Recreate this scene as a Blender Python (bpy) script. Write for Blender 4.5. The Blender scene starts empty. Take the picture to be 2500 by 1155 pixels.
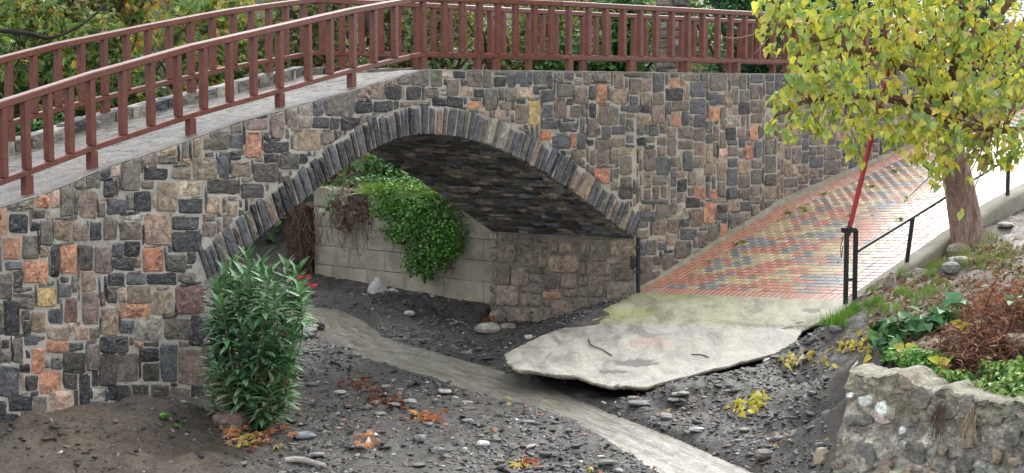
import bpy, math, random
import numpy as np
from mathutils import Vector, Matrix, Quaternion

# ------------------------------------------------------------------ camera, sky, sun, exposure
SC = bpy.context.scene
EYE = 3.9
FPX = 4000.0
TANP = 362.5 / FPX
PITCH = math.atan(TANP)
cam_d = bpy.data.cameras.new('camera')
cam_d.sensor_width = 36.0
cam_d.lens = 36.0 * FPX / 2500.0
cam_d.clip_end = 2000.0
cam = bpy.data.objects.new('camera', cam_d)
cam.location = (0, 0, EYE)
cam.rotation_euler = (math.pi / 2 - PITCH, 0, 0)
SC.collection.objects.link(cam)
SC.camera = cam

SUN_EL = math.radians(40)
SUN_AZ = math.radians(24)       # compass-like: the cloud is thinnest beyond the ramp, a little to the right; its glare lies on the wet paving
world = bpy.data.worlds.new('World')
SC.world = world
world.use_nodes = True
wn = world.node_tree
wn.nodes.clear()
sky = wn.nodes.new('ShaderNodeTexSky')
sky.sky_type = 'NISHITA'
sky.sun_disc = False
sky.sun_elevation = SUN_EL
sky.sun_rotation = SUN_AZ
sky.dust_density = 7.0
sky.air_density = 1.0
sky.ozone_density = 1.0
hsv = wn.nodes.new('ShaderNodeHueSaturation')
hsv.inputs['Saturation'].default_value = 0.22
bg = wn.nodes.new('ShaderNodeBackground')
bg.inputs['Strength'].default_value = 0.15
wo = wn.nodes.new('ShaderNodeOutputWorld')
wn.links.new(sky.outputs[0], hsv.inputs['Color'])
cl = wn.nodes.new('ShaderNodeMix')          # closed cloud deck in front of the clear sky
cl.data_type = 'RGBA'
cl.inputs[0].default_value = 0.65
cl.inputs[7].default_value = (6.2, 6.4, 6.7, 1)
wn.links.new(hsv.outputs[0], cl.inputs[6])
wn.links.new(cl.outputs[2], bg.inputs['Color'])
wn.links.new(bg.outputs[0], wo.inputs['Surface'])

sun_d = bpy.data.lights.new('sun', 'SUN')
sun_d.energy = 1.05
sun_d.angle = math.radians(40)
sun_d.color = (1.0, 0.97, 0.93)
sun = bpy.data.objects.new('sun', sun_d)
sv = Vector((math.sin(SUN_AZ) * math.cos(SUN_EL), math.cos(SUN_AZ) * math.cos(SUN_EL), math.sin(SUN_EL)))
sun.rotation_euler = sv.to_track_quat('Z', 'Y').to_euler()
SC.collection.objects.link(sun)

SC.view_settings.view_transform = 'Standard'
SC.view_settings.look = 'None'
SC.view_settings.exposure = 1.1
SC.view_settings.gamma = 1.0
SC.view_settings.use_curve_mapping = False
SC.render.engine = 'CYCLES'
SC.cycles.max_bounces = 6
SC.cycles.diffuse_bounces = 3
SC.cycles.glossy_bounces = 2
SC.cycles.transmission_bounces = 3
SC.cycles.transparent_max_bounces = 4
SC.cycles.use_denoising = True

rng = random.Random(7)
nr = np.random.RandomState(11)
COL = SC.collection

# ------------------------------------------------------------------ measuring helpers (a pixel of the 2500x1155 survey photo -> a point in the place)
cP, sP = math.cos(PITCH), math.sin(PITCH)

def ray(u, v):
    dx = (u - 1250.0) / FPX
    dy = (577.5 - v) / FPX
    return dx, cP + dy * sP, dy * cP - sP

def at(u, v, Y):
    a, b, c = ray(u, v)
    k = Y / b
    return (a * k, Y, EYE + c * k)

def atz(u, v, z):
    a, b, c = ray(u, v)
    k = (z - EYE) / c
    return (a * k, b * k, z)

class Surf:
    """upright surface over a plan polyline; t runs along it, z is height, out is towards the open side"""
    def __init__(self, P):
        self.P = np.array(P, float)
        d = np.diff(self.P, axis=0)
        self.L = np.hypot(d[:, 0], d[:, 1])
        self.D = d / self.L[:, None]
        self.T = np.concatenate([[0], np.cumsum(self.L)])
    def seg(self, t):
        return int(min(max(np.searchsorted(self.T, t, side='right') - 1, 0), len(self.L) - 1))
    def w(self, t, z, out=0.0):
        i = self.seg(t)
        D = self.D[i]
        k = t - self.T[i]
        return (self.P[i, 0] + D[0] * k + D[1] * out, self.P[i, 1] + D[1] * k - D[0] * out, z)
    def img(self, u, v):
        a, b, c = ray(u, v)
        best = None
        n = len(self.L)
        for i in range(n):
            px, py = self.P[i]
            D = self.D[i]
            # (px + D0 s) * b = (py + D1 s) * a
            den = D[0] * b - D[1] * a
            if abs(den) < 1e-9:
                continue
            s = (py * a - px * b) / den
            lo = -1e9 if i == 0 else -1e-6
            hi = 1e9 if i == n - 1 else self.L[i] + 1e-6
            if lo <= s <= hi:
                Y = py + D[1] * s
                if Y > 0:
                    best = (self.T[i] + s, EYE + c * Y / b)
                    break
        return best

# ------------------------------------------------------------------ noise
def _hash(ix, iy, iz, seed):
    h = (ix * 374761393 + iy * 668265263 + iz * 2147483647 * 3 + seed * 1442695041) & 0xffffffff
    h = ((h ^ (h >> 13)) * 1274126177) & 0xffffffff
    h = h ^ (h >> 16)
    return (h & 0xffff) / 65535.0

def vnoise(x, y, seed=0):
    x = np.asarray(x, float); y = np.asarray(y, float)
    ix = np.floor(x).astype(np.int64); iy = np.floor(y).astype(np.int64)
    fx = x - ix; fy = y - iy
    fx = fx * fx * (3 - 2 * fx); fy = fy * fy * (3 - 2 * fy)
    z = np.zeros_like(ix)
    a = _hash(ix, iy, z, seed); b = _hash(ix + 1, iy, z, seed)
    c = _hash(ix, iy + 1, z, seed); d = _hash(ix + 1, iy + 1, z, seed)
    return (a * (1 - fx) + b * fx) * (1 - fy) + (c * (1 - fx) + d * fx) * fy

def fbm(x, y, octs=4, seed=0):
    s = 0; a = 0.5; f = 1.0
    for o in range(octs):
        s = s + a * (vnoise(x * f, y * f, seed + o * 17) - 0.5)
        a *= 0.5; f *= 2.03
    return s

class RBF:
    def __init__(self, pts):
        p = np.array(pts, float)
        self.c = p[:, :2]
        n = len(p)
        r = np.hypot(p[:, None, 0] - p[None, :, 0], p[:, None, 1] - p[None, :, 1])
        A = np.zeros((n + 3, n + 3))
        A[:n, :n] = r + np.eye(n) * -0.02
        A[:n, n] = 1; A[:n, n + 1:] = p[:, :2]
        A[n, :n] = 1; A[n + 1:, :n] = p[:, :2].T
        self.s = np.linalg.solve(A, np.concatenate([p[:, 2], [0, 0, 0]]))
    def __call__(self, x, y):
        x = np.asarray(x, float); y = np.asarray(y, float)
        out = np.full(x.shape, self.s[-3]) + self.s[-2] * x + self.s[-1] * y
        for k in range(len(self.c)):
            out += self.s[k] * np.hypot(x - self.c[k, 0], y - self.c[k, 1])
        return out

# ------------------------------------------------------------------ objects
def empty(name, loc, label=None, cat=None, group=None, kind=None):
    o = bpy.data.objects.new(name, None)
    o.empty_display_size = 0.2
    COL.objects.link(o)
    o.location = loc
    tag(o, label, cat, group, kind)
    return o

def tag(o, label=None, cat=None, group=None, kind=None):
    if label: o['label'] = label
    if cat: o['category'] = cat
    if group: o['group'] = group
    if kind: o['kind'] = kind
    return o

def wloc(o):
    v = Vector((0, 0, 0))
    while o is not None:
        v += o.location
        o = o.parent
    return v

def mk(name, V, F, mat, parent=None, col=None, smooth=False, origin=None, kind=None):
    """V: world coordinates; F: list of index tuples or (n,k) array; col: one rgb or per-vertex rgb"""
    V = np.asarray(V, dtype=np.float64)
    org = np.array(V.mean(axis=0) if origin is None else origin, float)
    me = bpy.data.meshes.new(name)
    n = len(V)
    me.vertices.add(n)
    me.vertices.foreach_set('co', (V - org).astype(np.float32).ravel())
    if isinstance(F, np.ndarray):
        k = F.shape[1]
        me.loops.add(F.size)
        me.loops.foreach_set('vertex_index', F.astype(np.int32).ravel())
        me.polygons.add(len(F))
        me.polygons.foreach_set('loop_start', np.arange(0, F.size, k, dtype=np.int32))
        nf = len(F)
    else:
        tot = sum(len(f) for f in F)
        me.loops.add(tot)
        me.loops.foreach_set('vertex_index', np.fromiter((i for f in F for i in f), dtype=np.int32, count=tot))
        me.polygons.add(len(F))
        st = np.zeros(len(F), np.int32)
        ln = np.array([len(f) for f in F], np.int32)
        st[1:] = np.cumsum(ln)[:-1]
        me.polygons.foreach_set('loop_start', st)
        nf = len(F)
    if smooth:
        me.polygons.foreach_set('use_smooth', np.ones(nf, dtype=bool))
    else:
        me.polygons.foreach_set('use_smooth', np.zeros(nf, dtype=bool))
    if col is not None:
        c = np.asarray(col, float)
        arr = np.ones((n, 4), np.float32)
        arr[:, :3] = c if c.ndim == 2 else c[None, :]
        at_ = me.color_attributes.new('Col', 'FLOAT_COLOR', 'POINT')
        at_.data.foreach_set('color', arr.ravel())
    me.update(calc_edges=True)
    me.validate()
    if mat: me.materials.append(mat)
    o = bpy.data.objects.new(name, me)
    COL.objects.link(o)
    if parent is not None:
        o.parent = parent
        o.location = Vector(org) - wloc(parent)
    else:
        o.location = org
    if kind: o['kind'] = kind
    return o

class MB:
    def __init__(self):
        self.V = []; self.F = []; self.C = []
    def add(self, V, F, col=(1, 1, 1)):
        b = len(self.V)
        self.V.extend([tuple(v) for v in V])
        self.F.extend([tuple(i + b for i in f) for f in F])
        self.C.extend([col] * len(V))
        return self
    def build(self, name, mat, parent=None, smooth=False, kind=None, origin=None):
        return mk(name, self.V, self.F, mat, parent, np.array(self.C, float), smooth, origin, kind)

BOXF = [(0, 1, 3, 2), (4, 6, 7, 5), (0, 4, 5, 1), (2, 3, 7, 6), (0, 2, 6, 4), (1, 5, 7, 3)]

def bar(p0, p1, w, h, up=(0, 0, 1), bev=0.12):
    """a bar with chamfered long edges from p0 to p1, width w (sideways), height h (up)"""
    p0 = Vector(p0); p1 = Vector(p1)
    d = (p1 - p0).normalized()
    upv = Vector(up)
    s = d.cross(upv)
    if s.length < 1e-4:
        s = d.cross(Vector((1, 0, 0)))
    s.normalize()
    q = s.cross(d).normalized()
    b = bev * min(w, h)
    prof = [(-w/2 + b, -h/2), (w/2 - b, -h/2), (w/2, -h/2 + b), (w/2, h/2 - b), (w/2 - b, h/2), (-w/2 + b, h/2), (-w/2, h/2 - b), (-w/2, -h/2 + b)]
    V = [p0 + s * a + q * c for a, c in prof] + [p1 + s * a + q * c for a, c in prof]
    F = [(i, (i + 1) % 8, 8 + (i + 1) % 8, 8 + i) for i in range(8)] + [tuple(range(7, -1, -1)), tuple(range(8, 16))]
    return V, F

def tube(pts, radii, n=8, cap=True, squash=None):
    pts = [Vector(p) for p in pts]
    V = []; F = []
    prev = None
    for i, p in enumerate(pts):
        if i == 0: d = pts[1] - pts[0]
        elif i == len(pts) - 1: d = pts[-1] - pts[-2]
        else: d = pts[i + 1] - pts[i - 1]
        d.normalize()
        if prev is None:
            s = d.orthogonal().normalized()
        else:
            s = (prev - d * prev.dot(d)).normalized()
        prev = s
        q = d.cross(s)
        r = radii[i] if hasattr(radii, '__len__') else radii
        for k in range(n):
            a = 2 * math.pi * k / n
            V.append(p + (s * math.cos(a) + q * math.sin(a)) * r)
    for i in range(len(pts) - 1):
        for k in range(n):
            k2 = (k + 1) % n
            F.append((i * n + k, i * n + k2, (i + 1) * n + k2, (i + 1) * n + k))
    if cap:
        F.append(tuple(range(n - 1, -1, -1)))
        F.append(tuple((len(pts) - 1) * n + k for k in range(n)))
    return V, F

def bezpts(pts, n):
    """catmull-rom through points"""
    P = [Vector(p) for p in pts]
    P = [P[0] * 2 - P[1]] + P + [P[-1] * 2 - P[-2]]
    out = []
    segs = len(P) - 3
    for s in range(segs):
        a, b, c, d = P[s:s + 4]
        for k in range(n):
            t = k / n
            out.append(0.5 * ((2 * b) + (c - a) * t + (2 * a - 5 * b + 4 * c - d) * t * t + (3 * b - a - 3 * c + d) * t ** 3))
    out.append(P[-2])
    return out

# ------------------------------------------------------------------ materials
def newmat(name):
    m = bpy.data.materials.new(name)
    m.use_nodes = True
    nt = m.node_tree
    nt.nodes.clear()
    out = nt.nodes.new('ShaderNodeOutputMaterial')
    p = nt.nodes.new('ShaderNodeBsdfPrincipled')
    nt.links.new(p.outputs[0], out.inputs[0])
    return m, nt, p, out

def N(nt, typ, **kw):
    n = nt.nodes.new(typ)
    for k, v in kw.items():
        setattr(n, k, v)
    return n

def L(nt, a, b):
    nt.links.new(a, b)

def noise(nt, scale, detail=5, rough=0.6, vec=None, dist=0.0):
    n = nt.nodes.new('ShaderNodeTexNoise')
    n.inputs['Scale'].default_value = scale
    n.inputs['Detail'].default_value = detail
    n.inputs['Roughness'].default_value = rough
    n.inputs['Distortion'].default_value = dist
    if vec is not None: nt.links.new(vec, n.inputs['Vector'])
    return n.outputs['Fac']

def ramp(nt, fac, stops):
    r = nt.nodes.new('ShaderNodeValToRGB')
    e = r.color_ramp.elements
    while len(e) > 1: e.remove(e[-1])
    e[0].position = stops[0][0]; e[0].color = tuple(stops[0][1]) + (1,)
    for p, c in stops[1:]:
        x = e.new(p); x.color = tuple(c) + (1,)
    nt.links.new(fac, r.inputs[0])
    return r.outputs[0]

def g3(v): return (v, v, v)

def mixc(nt, fac, a, b, mode='MIX'):
    m = nt.nodes.new('ShaderNodeMix')
    m.data_type = 'RGBA'; m.blend_type = mode
    for idx, x in ((0, fac), (6, a), (7, b)):
        if isinstance(x, (int, float)): m.inputs[idx].default_value = x
        elif isinstance(x, tuple): m.inputs[idx].default_value = x + (1,)
        else: nt.links.new(x, m.inputs[idx])
    return m.outputs[2]

def mathn(nt, op, a, b=0.0):
    m = nt.nodes.new('ShaderNodeMath'); m.operation = op
    for i, x in enumerate((a, b)):
        if isinstance(x, (int, float)): m.inputs[i].default_value = x
        else: nt.links.new(x, m.inputs[i])
    return m.outputs[0]

def position(nt, scale=(1, 1, 1), rot=(0, 0, 0)):
    g = nt.nodes.new('ShaderNodeNewGeometry')
    mp = nt.nodes.new('ShaderNodeMapping')
    mp.inputs['Scale'].default_value = scale
    mp.inputs['Rotation'].default_value = rot
    nt.links.new(g.outputs['Position'], mp.inputs['Vector'])
    return mp.outputs[0]

def attr(nt):
    a = nt.nodes.new('ShaderNodeAttribute')
    a.attribute_name = 'Col'
    return a.outputs['Color']

def bump(nt, p, h, strength=0.5, dist=0.01, prev=None):
    b = nt.nodes.new('ShaderNodeBump')
    b.inputs['Strength'].default_value = strength
    b.inputs['Distance'].default_value = dist
    nt.links.new(h, b.inputs['Height'])
    if prev is not None: nt.links.new(prev, b.inputs['Normal'])
    nt.links.new(b.outputs[0], p.inputs['Normal'])
    return b.outputs[0]

def mat_stone(name='hewn_stone', rough=0.5, streak=0.42):
    m, nt, p, out = newmat(name)
    pos = position(nt)
    base = attr(nt)
    n1 = noise(nt, 9, 7, 0.65, pos, 0.6)
    n2 = noise(nt, 38, 5, 0.7, pos)
    n3 = noise(nt, 17, 6, 0.75, position(nt, (1, 1, 1.7), (0.4, 0.3, 0.2)), 1.2)
    c = mixc(nt, 1.0, base, ramp(nt, n1, [(0.32, g3(0.38)), (0.48, g3(1.0)), (0.66, g3(1.75))]), 'MULTIPLY')
    c = mixc(nt, 1.0, c, ramp(nt, n2, [(0.3, g3(0.6)), (0.55, g3(1.05)), (0.75, g3(1.5))]), 'MULTIPLY')
    n4 = noise(nt, 4.2, 6, 0.7, position(nt, (1, 1, 1), (3, .3, 1)), 1.0)
    c = mixc(nt, ramp(nt, n4, [(0.48, g3(0)), (0.64, g3(.36))]), c, (.15, .13, .108))
    n5 = noise(nt, 6.5, 6, 0.7, position(nt, (1, 1, 1), (1, 1.3, 4)), 1.0)
    c = mixc(nt, ramp(nt, n5, [(0.56, g3(0)), (0.68, g3(.6))]), c, (.045, .048, .055))
    st = ramp(nt, n3, [(0.54, g3(0)), (0.62, g3(streak))])
    c = mixc(nt, st, c, (0.33, 0.31, 0.28))
    rs = ramp(nt, noise(nt, 5, 4, 0.6, position(nt, (1, 1, 1), (1, 2, 0.5))), [(0.6, g3(0)), (0.75, g3(0.35))])
    c = mixc(nt, rs, c, (0.16, 0.08, 0.04))
    L(nt, c, p.inputs['Base Color'])
    rr = ramp(nt, n1, [(0.3, g3(rough - 0.2)), (0.7, g3(rough + 0.15))])
    L(nt, rr, p.inputs['Roughness'])
    nb = bump(nt, p, n1, 0.8, 0.03)
    bump(nt, p, n2, 0.7, 0.008, nb)
    return m

def mat_mortar(name, c0, c1, dark, scale=6):
    m, nt, p, out = newmat(name)
    pos = position(nt)
    n1 = noise(nt, scale, 6, 0.65, pos, 0.4)
    n2 = noise(nt, 60, 4, 0.7, pos)
    n3 = noise(nt, 1.3, 4, 0.6, pos)
    c = ramp(nt, n1, [(0.3, c0), (0.65, c1)])
    c = mixc(nt, ramp(nt, n3, [(0.5, g3(0)), (0.7, g3(0.55))]), c, dark)
    c = mixc(nt, 1.0, c, ramp(nt, n2, [(0.3, g3(0.75)), (0.7, g3(1.2))]), 'MULTIPLY')
    L(nt, c, p.inputs['Base Color'])
    p.inputs['Roughness'].default_value = 0.75
    nb = bump(nt, p, n1, 0.7, 0.03)
    bump(nt, p, n2, 0.6, 0.006, nb)
    return m

def mat_attr(name, rough=0.6, var=0.35, scale=14, bumpd=0.004, spec=0.5, fine=60):
    m, nt, p, out = newmat(name)
    pos = position(nt)
    n1 = noise(nt, scale, 5, 0.6, pos)
    n2 = noise(nt, fine, 3, 0.6, pos)
    c = mixc(nt, 1.0, attr(nt), ramp(nt, n1, [(0.3, g3(1 - var)), (0.7, g3(1 + var))]), 'MULTIPLY')
    L(nt, c, p.inputs['Base Color'])
    p.inputs['Roughness'].default_value = rough
    p.inputs['Specular IOR Level'].default_value = spec
    bump(nt, p, n2, 0.5, bumpd)
    return m

def mat_leaf(name, rough=0.42, trans=0.35, spec=0.4):
    m, nt, p, out = newmat(name)
    pos = position(nt)
    n1 = noise(nt, 12, 4, 0.6, pos)
    c = mixc(nt, 1.0, attr(nt), ramp(nt, n1, [(0.3, g3(0.72)), (0.7, g3(1.28))]), 'MULTIPLY')
    L(nt, c, p.inputs['Base Color'])
    p.inputs['Roughness'].default_value = rough
    p.inputs['Specular IOR Level'].default_value = spec
    t = N(nt, 'ShaderNodeBsdfTranslucent')
    L(nt, mixc(nt, 1.0, c, (1.25, 1.2, 0.6), 'MULTIPLY'), t.inputs['Color'])
    mx = N(nt, 'ShaderNodeMixShader')
    mx.inputs[0].default_value = trans
    L(nt, p.outputs[0], mx.inputs[1]); L(nt, t.outputs[0], mx.inputs[2])
    L(nt, mx.outputs[0], out.inputs[0])
    return m

M = {}
M['stone'] = mat_stone()
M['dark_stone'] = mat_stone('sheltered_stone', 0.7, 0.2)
M['mortar'] = mat_mortar('lime_mortar', (0.29, 0.275, 0.235), (0.49, 0.465, 0.41), (0.21, 0.195, 0.155))
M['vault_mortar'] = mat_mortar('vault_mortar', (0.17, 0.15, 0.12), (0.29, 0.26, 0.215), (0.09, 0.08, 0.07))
M['cement'] = mat_mortar('grey_cement', (0.19, 0.18, 0.14), (0.32, 0.30, 0.25), (0.12, 0.12, 0.08), 3)
M['plaster'] = mat_mortar('stained_concrete', (0.27, 0.24, 0.19), (0.47, 0.43, 0.345), (0.15, 0.12, 0.085), 2.2)
M['earth_mortar'] = mat_mortar('earthy_mortar', (0.16, 0.14, 0.10), (0.34, 0.31, 0.235), (0.10, 0.095, 0.045), 5)
M['leaf'] = mat_leaf('tree_leaf', 0.4, 0.4)
M['waxy'] = mat_leaf('waxy_leaf', 0.35, 0.22)
M['dry'] = mat_leaf('dry_leaf', 0.6, 0.15, 0.25)
M['wood'] = mat_attr('bark', 0.85, 0.4, 7, 0.03, 0.2, 24)
M['grit'] = mat_attr('creek_stones', 0.5, 0.35, 20, 0.006, 0.4)
M['plastic'] = mat_attr('thin_plastic', 0.3, 0.15, 20, 0.004, 0.5)
# ------------------------------------------------------------------ colours of the building stones
SCOL = {'D': (.013, .016, .023), 'S': (.075, .083, .097), 'G': (.135, .118, .096), 'K': (.045, .041, .036), 'B': (.19, .145, .115),
        'T': (.29, .215, .15), 'L': (.31, .285, .235), 'O': (.44, .215, .13), 'P': (.44, .32, .25), 'R': (.38, .15, .09),
        'M': (.17, .085, .07), 'Y': (.42, .31, .13), 'W': (.62, .62, .60)}
def scol(k, j=0.18):
    c = SCOL[k]
    f = 1 + rng.uniform(-j, j)
    return tuple(max(0.01, x * f * (1 + rng.uniform(-0.05, 0.05))) for x in c)

def rough_poly(poly, jit, round_=0.2):
    """corners rounded, long sides given a wavering midpoint"""
    n = len(poly)
    out = []
    for i in range(n):
        p = poly[i]; a = poly[i - 1]; b = poly[(i + 1) % n]
        r1 = round_ * rng.uniform(0.35, 1.0); r2 = round_ * rng.uniform(0.35, 1.0)
        out.append((p[0] + (a[0] - p[0]) * r1, p[1] + (a[1] - p[1]) * r1))
        out.append((p[0] + (b[0] - p[0]) * r2, p[1] + (b[1] - p[1]) * r2))
        m = rng.uniform(0.4, 0.6)
        out.append((p[0] * (1 - m) + b[0] * m, p[1] * (1 - m) + b[1] * m))
    return [(x + rng.uniform(-jit, jit), y + rng.uniform(-jit, jit)) for x, y in out]

def stone_geo(poly, f, h=0.03, jit=0.006, round_=0.2, back=-0.03):
    pts = rough_poly(poly, jit, round_)
    n = len(pts)
    cx = sum(p[0] for p in pts) / n; cy = sum(p[1] for p in pts) / n
    tx = rng.uniform(-1, 1) * h * 0.45; ty = rng.uniform(-1, 1) * h * 0.45
    sx = max(abs(p[0] - cx) for p in pts) + 1e-6; sy = max(abs(p[1] - cy) for p in pts) + 1e-6
    V = []; F = []
    def ring(k, o, nz):
        for p in pts:
            x = cx + (p[0] - cx) * k; y = cy + (p[1] - cy) * k
            oo = o + (nz and (rng.uniform(-nz, nz) + tx * (x - cx) / sx + ty * (y - cy) / sy))
            V.append(f(x, y, oo))
    m = min(sx, sy)
    k2 = max(0.6, 1 - 0.011 / m)
    ring(1.0, back, 0); ring(1.0, h * 0.15, 0); ring(k2, h * 0.8, h * 0.18); ring(0.5, h * 1.05, h * 0.28)
    V.append(f(cx, cy, h * 1.1))
    for r in range(3):
        for i in range(n):
            j = (i + 1) % n
            F.append((r * n + i, r * n + j, (r + 1) * n + j, (r + 1) * n + i))
    for i in range(n):
        F.append((3 * n + i, 3 * n + (i + 1) % n, 4 * n))
    return V, F

def clip(poly, a, b, c):
    """keep a*x + b*y <= c"""
    out = []
    n = len(poly)
    for i in range(n):
        p, q = poly[i], poly[(i + 1) % n]
        dp = a * p[0] + b * p[1] - c; dq = a * q[0] + b * q[1] - c
        if dp <= 0: out.append(p)
        if (dp < 0 < dq) or (dq < 0 < dp):
            s = dp / (dp - dq)
            out.append((p[0] + (q[0] - p[0]) * s, p[1] + (q[1] - p[1]) * s))
    return out

def area(poly):
    return abs(sum(poly[i - 1][0] * poly[i][1] - poly[i][0] * poly[i - 1][1] for i in range(len(poly)))) / 2

def shrink(poly, g):
    cx = sum(p[0] for p in poly) / len(poly); cy = sum(p[1] for p in poly) / len(poly)
    out = []
    for x, y in poly:
        dx = x - cx; dy = y - cy
        out.append((x - math.copysign(min(g, abs(dx) * 0.45), dx), y - math.copysign(min(g, abs(dy) * 0.45), dy)))
    return out

def grow(polys, gap, maxg, ok=None):
    """stones swell until only a joint is left between neighbours"""
    B = np.array([[min(p[0] for p in P), max(p[0] for p in P), min(p[1] for p in P), max(p[1] for p in P)] for P in polys])
    O = B.copy(); st = 0.008
    act = np.ones((len(B), 4), bool)
    sg = (-1, 1, -1, 1)
    for it in range(int(maxg / st)):
        for i in range(len(B)):
            for s in range(4):
                if not act[i, s]: continue
                b = B[i].copy(); b[s] += sg[s] * st
                m = (B[:, 0] < b[1] + gap) & (B[:, 1] > b[0] - gap) & (B[:, 2] < b[3] + gap) & (B[:, 3] > b[2] - gap)
                m0 = (B[:, 0] < B[i, 1] + gap) & (B[:, 1] > B[i, 0] - gap) & (B[:, 2] < B[i, 3] + gap) & (B[:, 3] > B[i, 2] - gap)
                m[i] = False
                if (m & ~m0).any() or (m & m0 & ((B[:, s] * sg[s] > b[s] * sg[s]))).any(): act[i, s] = False
                else: B[i] = b
    out = []
    for i, P in enumerate(polys):
        q = []
        for (x, y) in P:
            fx = (x - O[i, 0]) / max(1e-6, O[i, 1] - O[i, 0]); fy = (y - O[i, 2]) / max(1e-6, O[i, 3] - O[i, 2])
            q.append((B[i, 0] + fx * (B[i, 1] - B[i, 0]) + rng.uniform(-.008, .008), B[i, 2] + fy * (B[i, 3] - B[i, 2]) + rng.uniform(-.008, .008)))
        out.append(q)
    return out

# ------------------------------------------------------------------ plan of the bridge face and of the wall that goes on from it
S_TAB = [(-320, 259), (65, 234), (1020, 172.5), (1060, 170.8), (1389, 161), (1960, 139), (2300, 127), (2600, 117)]
def s_of(u): return float(np.interp(u, [a for a, b in S_TAB], [b for a, b in S_TAB]))
def face_xy(u):
    Y = FPX / s_of(u)
    return ((u - 1250) / FPX * Y / cP * cP, Y)
US = [-320, 65, 550, 1020, 1060, 1389, 1960, 2300, 2600]
FACE = Surf([face_xy(u) for u in US])
EDGE = [(-320, 640), (-150, 562), (0, 505), (30, 495), (65, 483), (100, 473), (135, 458), (160, 449), (225, 419), (310, 390), (370, 370), (512, 322), (580, 295), (680, 270),
        (735, 253), (830, 227), (885, 212), (950, 192), (1005, 177), (1040, 169), (1211, 171), (1389, 173), (1675, 177), (1916, 180), (2300, 187), (2600, 191)]
ET = [FACE.img(u, v) for u, v in EDGE]
ETt = [a for a, b in ET]; ETz = [b for a, b in ET]
def topz(t): return float(np.interp(t, ETt, ETz))
ARCHI = [(497, 686), (560, 640), (620, 590), (700, 517), (800, 437), (900, 372), (960, 344), (1015, 330), (1065, 324), (1130, 331), (1200, 354), (1300, 408), (1400, 470), (1480, 525), (1550, 585)]
AR = [FACE.img(u, v) for u, v in ARCHI]
ARt = np.array([a for a, b in AR]); ARz = np.array([b for a, b in AR])
TL, TR = ARt[0], ARt[-1]
# smooth the measured curve a little
_co = np.polyfit(ARt, ARz, 6)
def archz(t): return float(np.polyval(_co, min(max(t, TL), TR)))
RING = 0.40
_rt = np.linspace(TL, TR, 160)
_rz = np.array([archz(t) for t in _rt])
_dt = np.gradient(_rt); _dz = np.gradient(_rz)
_nn = np.hypot(_dt, _dz)
_ot = _rt - _dz / _nn * RING; _oz = _rz + _dt / _nn * RING   # outer line of the voussoir ring
_arc = np.concatenate([[0], np.cumsum(np.hypot(np.diff(_rt), np.diff(_rz)))])
BV = np.array((-0.860, 0.510)) * 2.65      # across the bridge

PITZ = -0.45
def base_z(t):
    return PITZ

# ------------------------------------------------------------------ bridge: mortar bodies
bo = FACE.w(TL, 0)
bridge = empty('stone_bridge', (bo[0], bo[1], 0.0), 'humped stone arch bridge with mottled grey, brown and orange masonry over the creek', 'bridge')
wo_ = FACE.w(FACE.img(1800, 500)[0], 0)
wall = empty('retaining_wall', (wo_[0], wo_[1], 0.0), 'tall rubble stone retaining wall rising beside the brick paved ramp', 'wall')

def strip_face(t0, t1, zb, zt, out, name, mat, parent, step=0.07):
    n = max(2, int((t1 - t0) / step))
    ts = list(np.linspace(t0, t1, n + 1))
    for tt in FACE.T:
        if t0 < tt < t1: ts.append(tt)
    ts = sorted(ts)
    V = []; F = []
    rows = 14
    for t in ts:
        a, b = zb(t), zt(t)
        for k in range(rows + 1):
            z = a + (b - a) * k / rows
            o = out + 0.016 * float(fbm(t * 5, z * 5, 3, 3))
            V.append(FACE.w(t, z, o))
    for i in range(len(ts) - 1):
        for k in range(rows):
            a = i * (rows + 1) + k
            F.append((a, a + rows + 1, a + rows + 2, a + 1))
    return mk(name, V, F, mat, parent, smooth=True)

TS = FACE.img(-320, 500)[0]
TE = FACE.img(2600, 300)[0]
strip_face(TS, TL, lambda t: PITZ, topz, 0, 'mortar_face', M['mortar'], bridge)
strip_face(TL, TR, archz, topz, 0, 'mortar_face', M['mortar'], bridge, 0.05)
strip_face(TR, TE, lambda t: PITZ, topz, 0, 'mortar_face', M['mortar'], wall)
# opening: side walls and vault lining
V = []; F = []
prof = [(TL, PITZ)] + [(t, archz(t)) for t in np.linspace(TL, TR, 60)] + [(TR, PITZ)]
for t, z in prof:
    x, y, z = FACE.w(t, z)
    for k in range(5):
        V.append((x + BV[0] * k / 4, y + BV[1] * k / 4, z))
for i in range(len(prof) - 1):
    for k in range(4):
        a = i * 5 + k
        F.append((a, a + 1, a + 6, a + 5))
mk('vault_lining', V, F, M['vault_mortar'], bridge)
# rear face
V = []; F = []
ts = np.linspace(TS, TE, 160)
def back_xy(t, w=2.65):
    """a point on the far side of the bridge, w behind the near face (mitred at the crown)"""
    x, y, _ = FACE.w(t, 0)
    i = FACE.seg(t)
    tc = FACE.img(1035, 170)[0]
    w2 = w if t < tc else w * 1.1
    s = np.clip((t - tc) / 3.0, -1, 1) * 0.5 + 0.5
    nl = np.array((-FACE.D[1][1], FACE.D[1][0])); nrr = np.array((-FACE.D[5][1], FACE.D[5][0]))
    s = s * s * (3 - 2 * s)
    nn = nl * (1 - s) + nrr * s
    nn = nn / np.hypot(*nn)
    return x + nn[0] * w2, y + nn[1] * w2
for t in ts:
    x, y = back_xy(t)
    zb = archz(t) if TL < t < TR else PITZ
    if TL < t < TR:
        p = FACE.w(t, 0); x, y = (p[0] + BV[0], p[1] + BV[1]) if False else (x, y)
    V += [(x, y, zb), (x, y, topz(t) - 0.05)]
F = [(2 * i, 2 * i + 1, 2 * i + 3, 2 * i + 2) for i in range(len(ts) - 1)]
mk('rear_face', V, F, M['mortar'], bridge)

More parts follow.
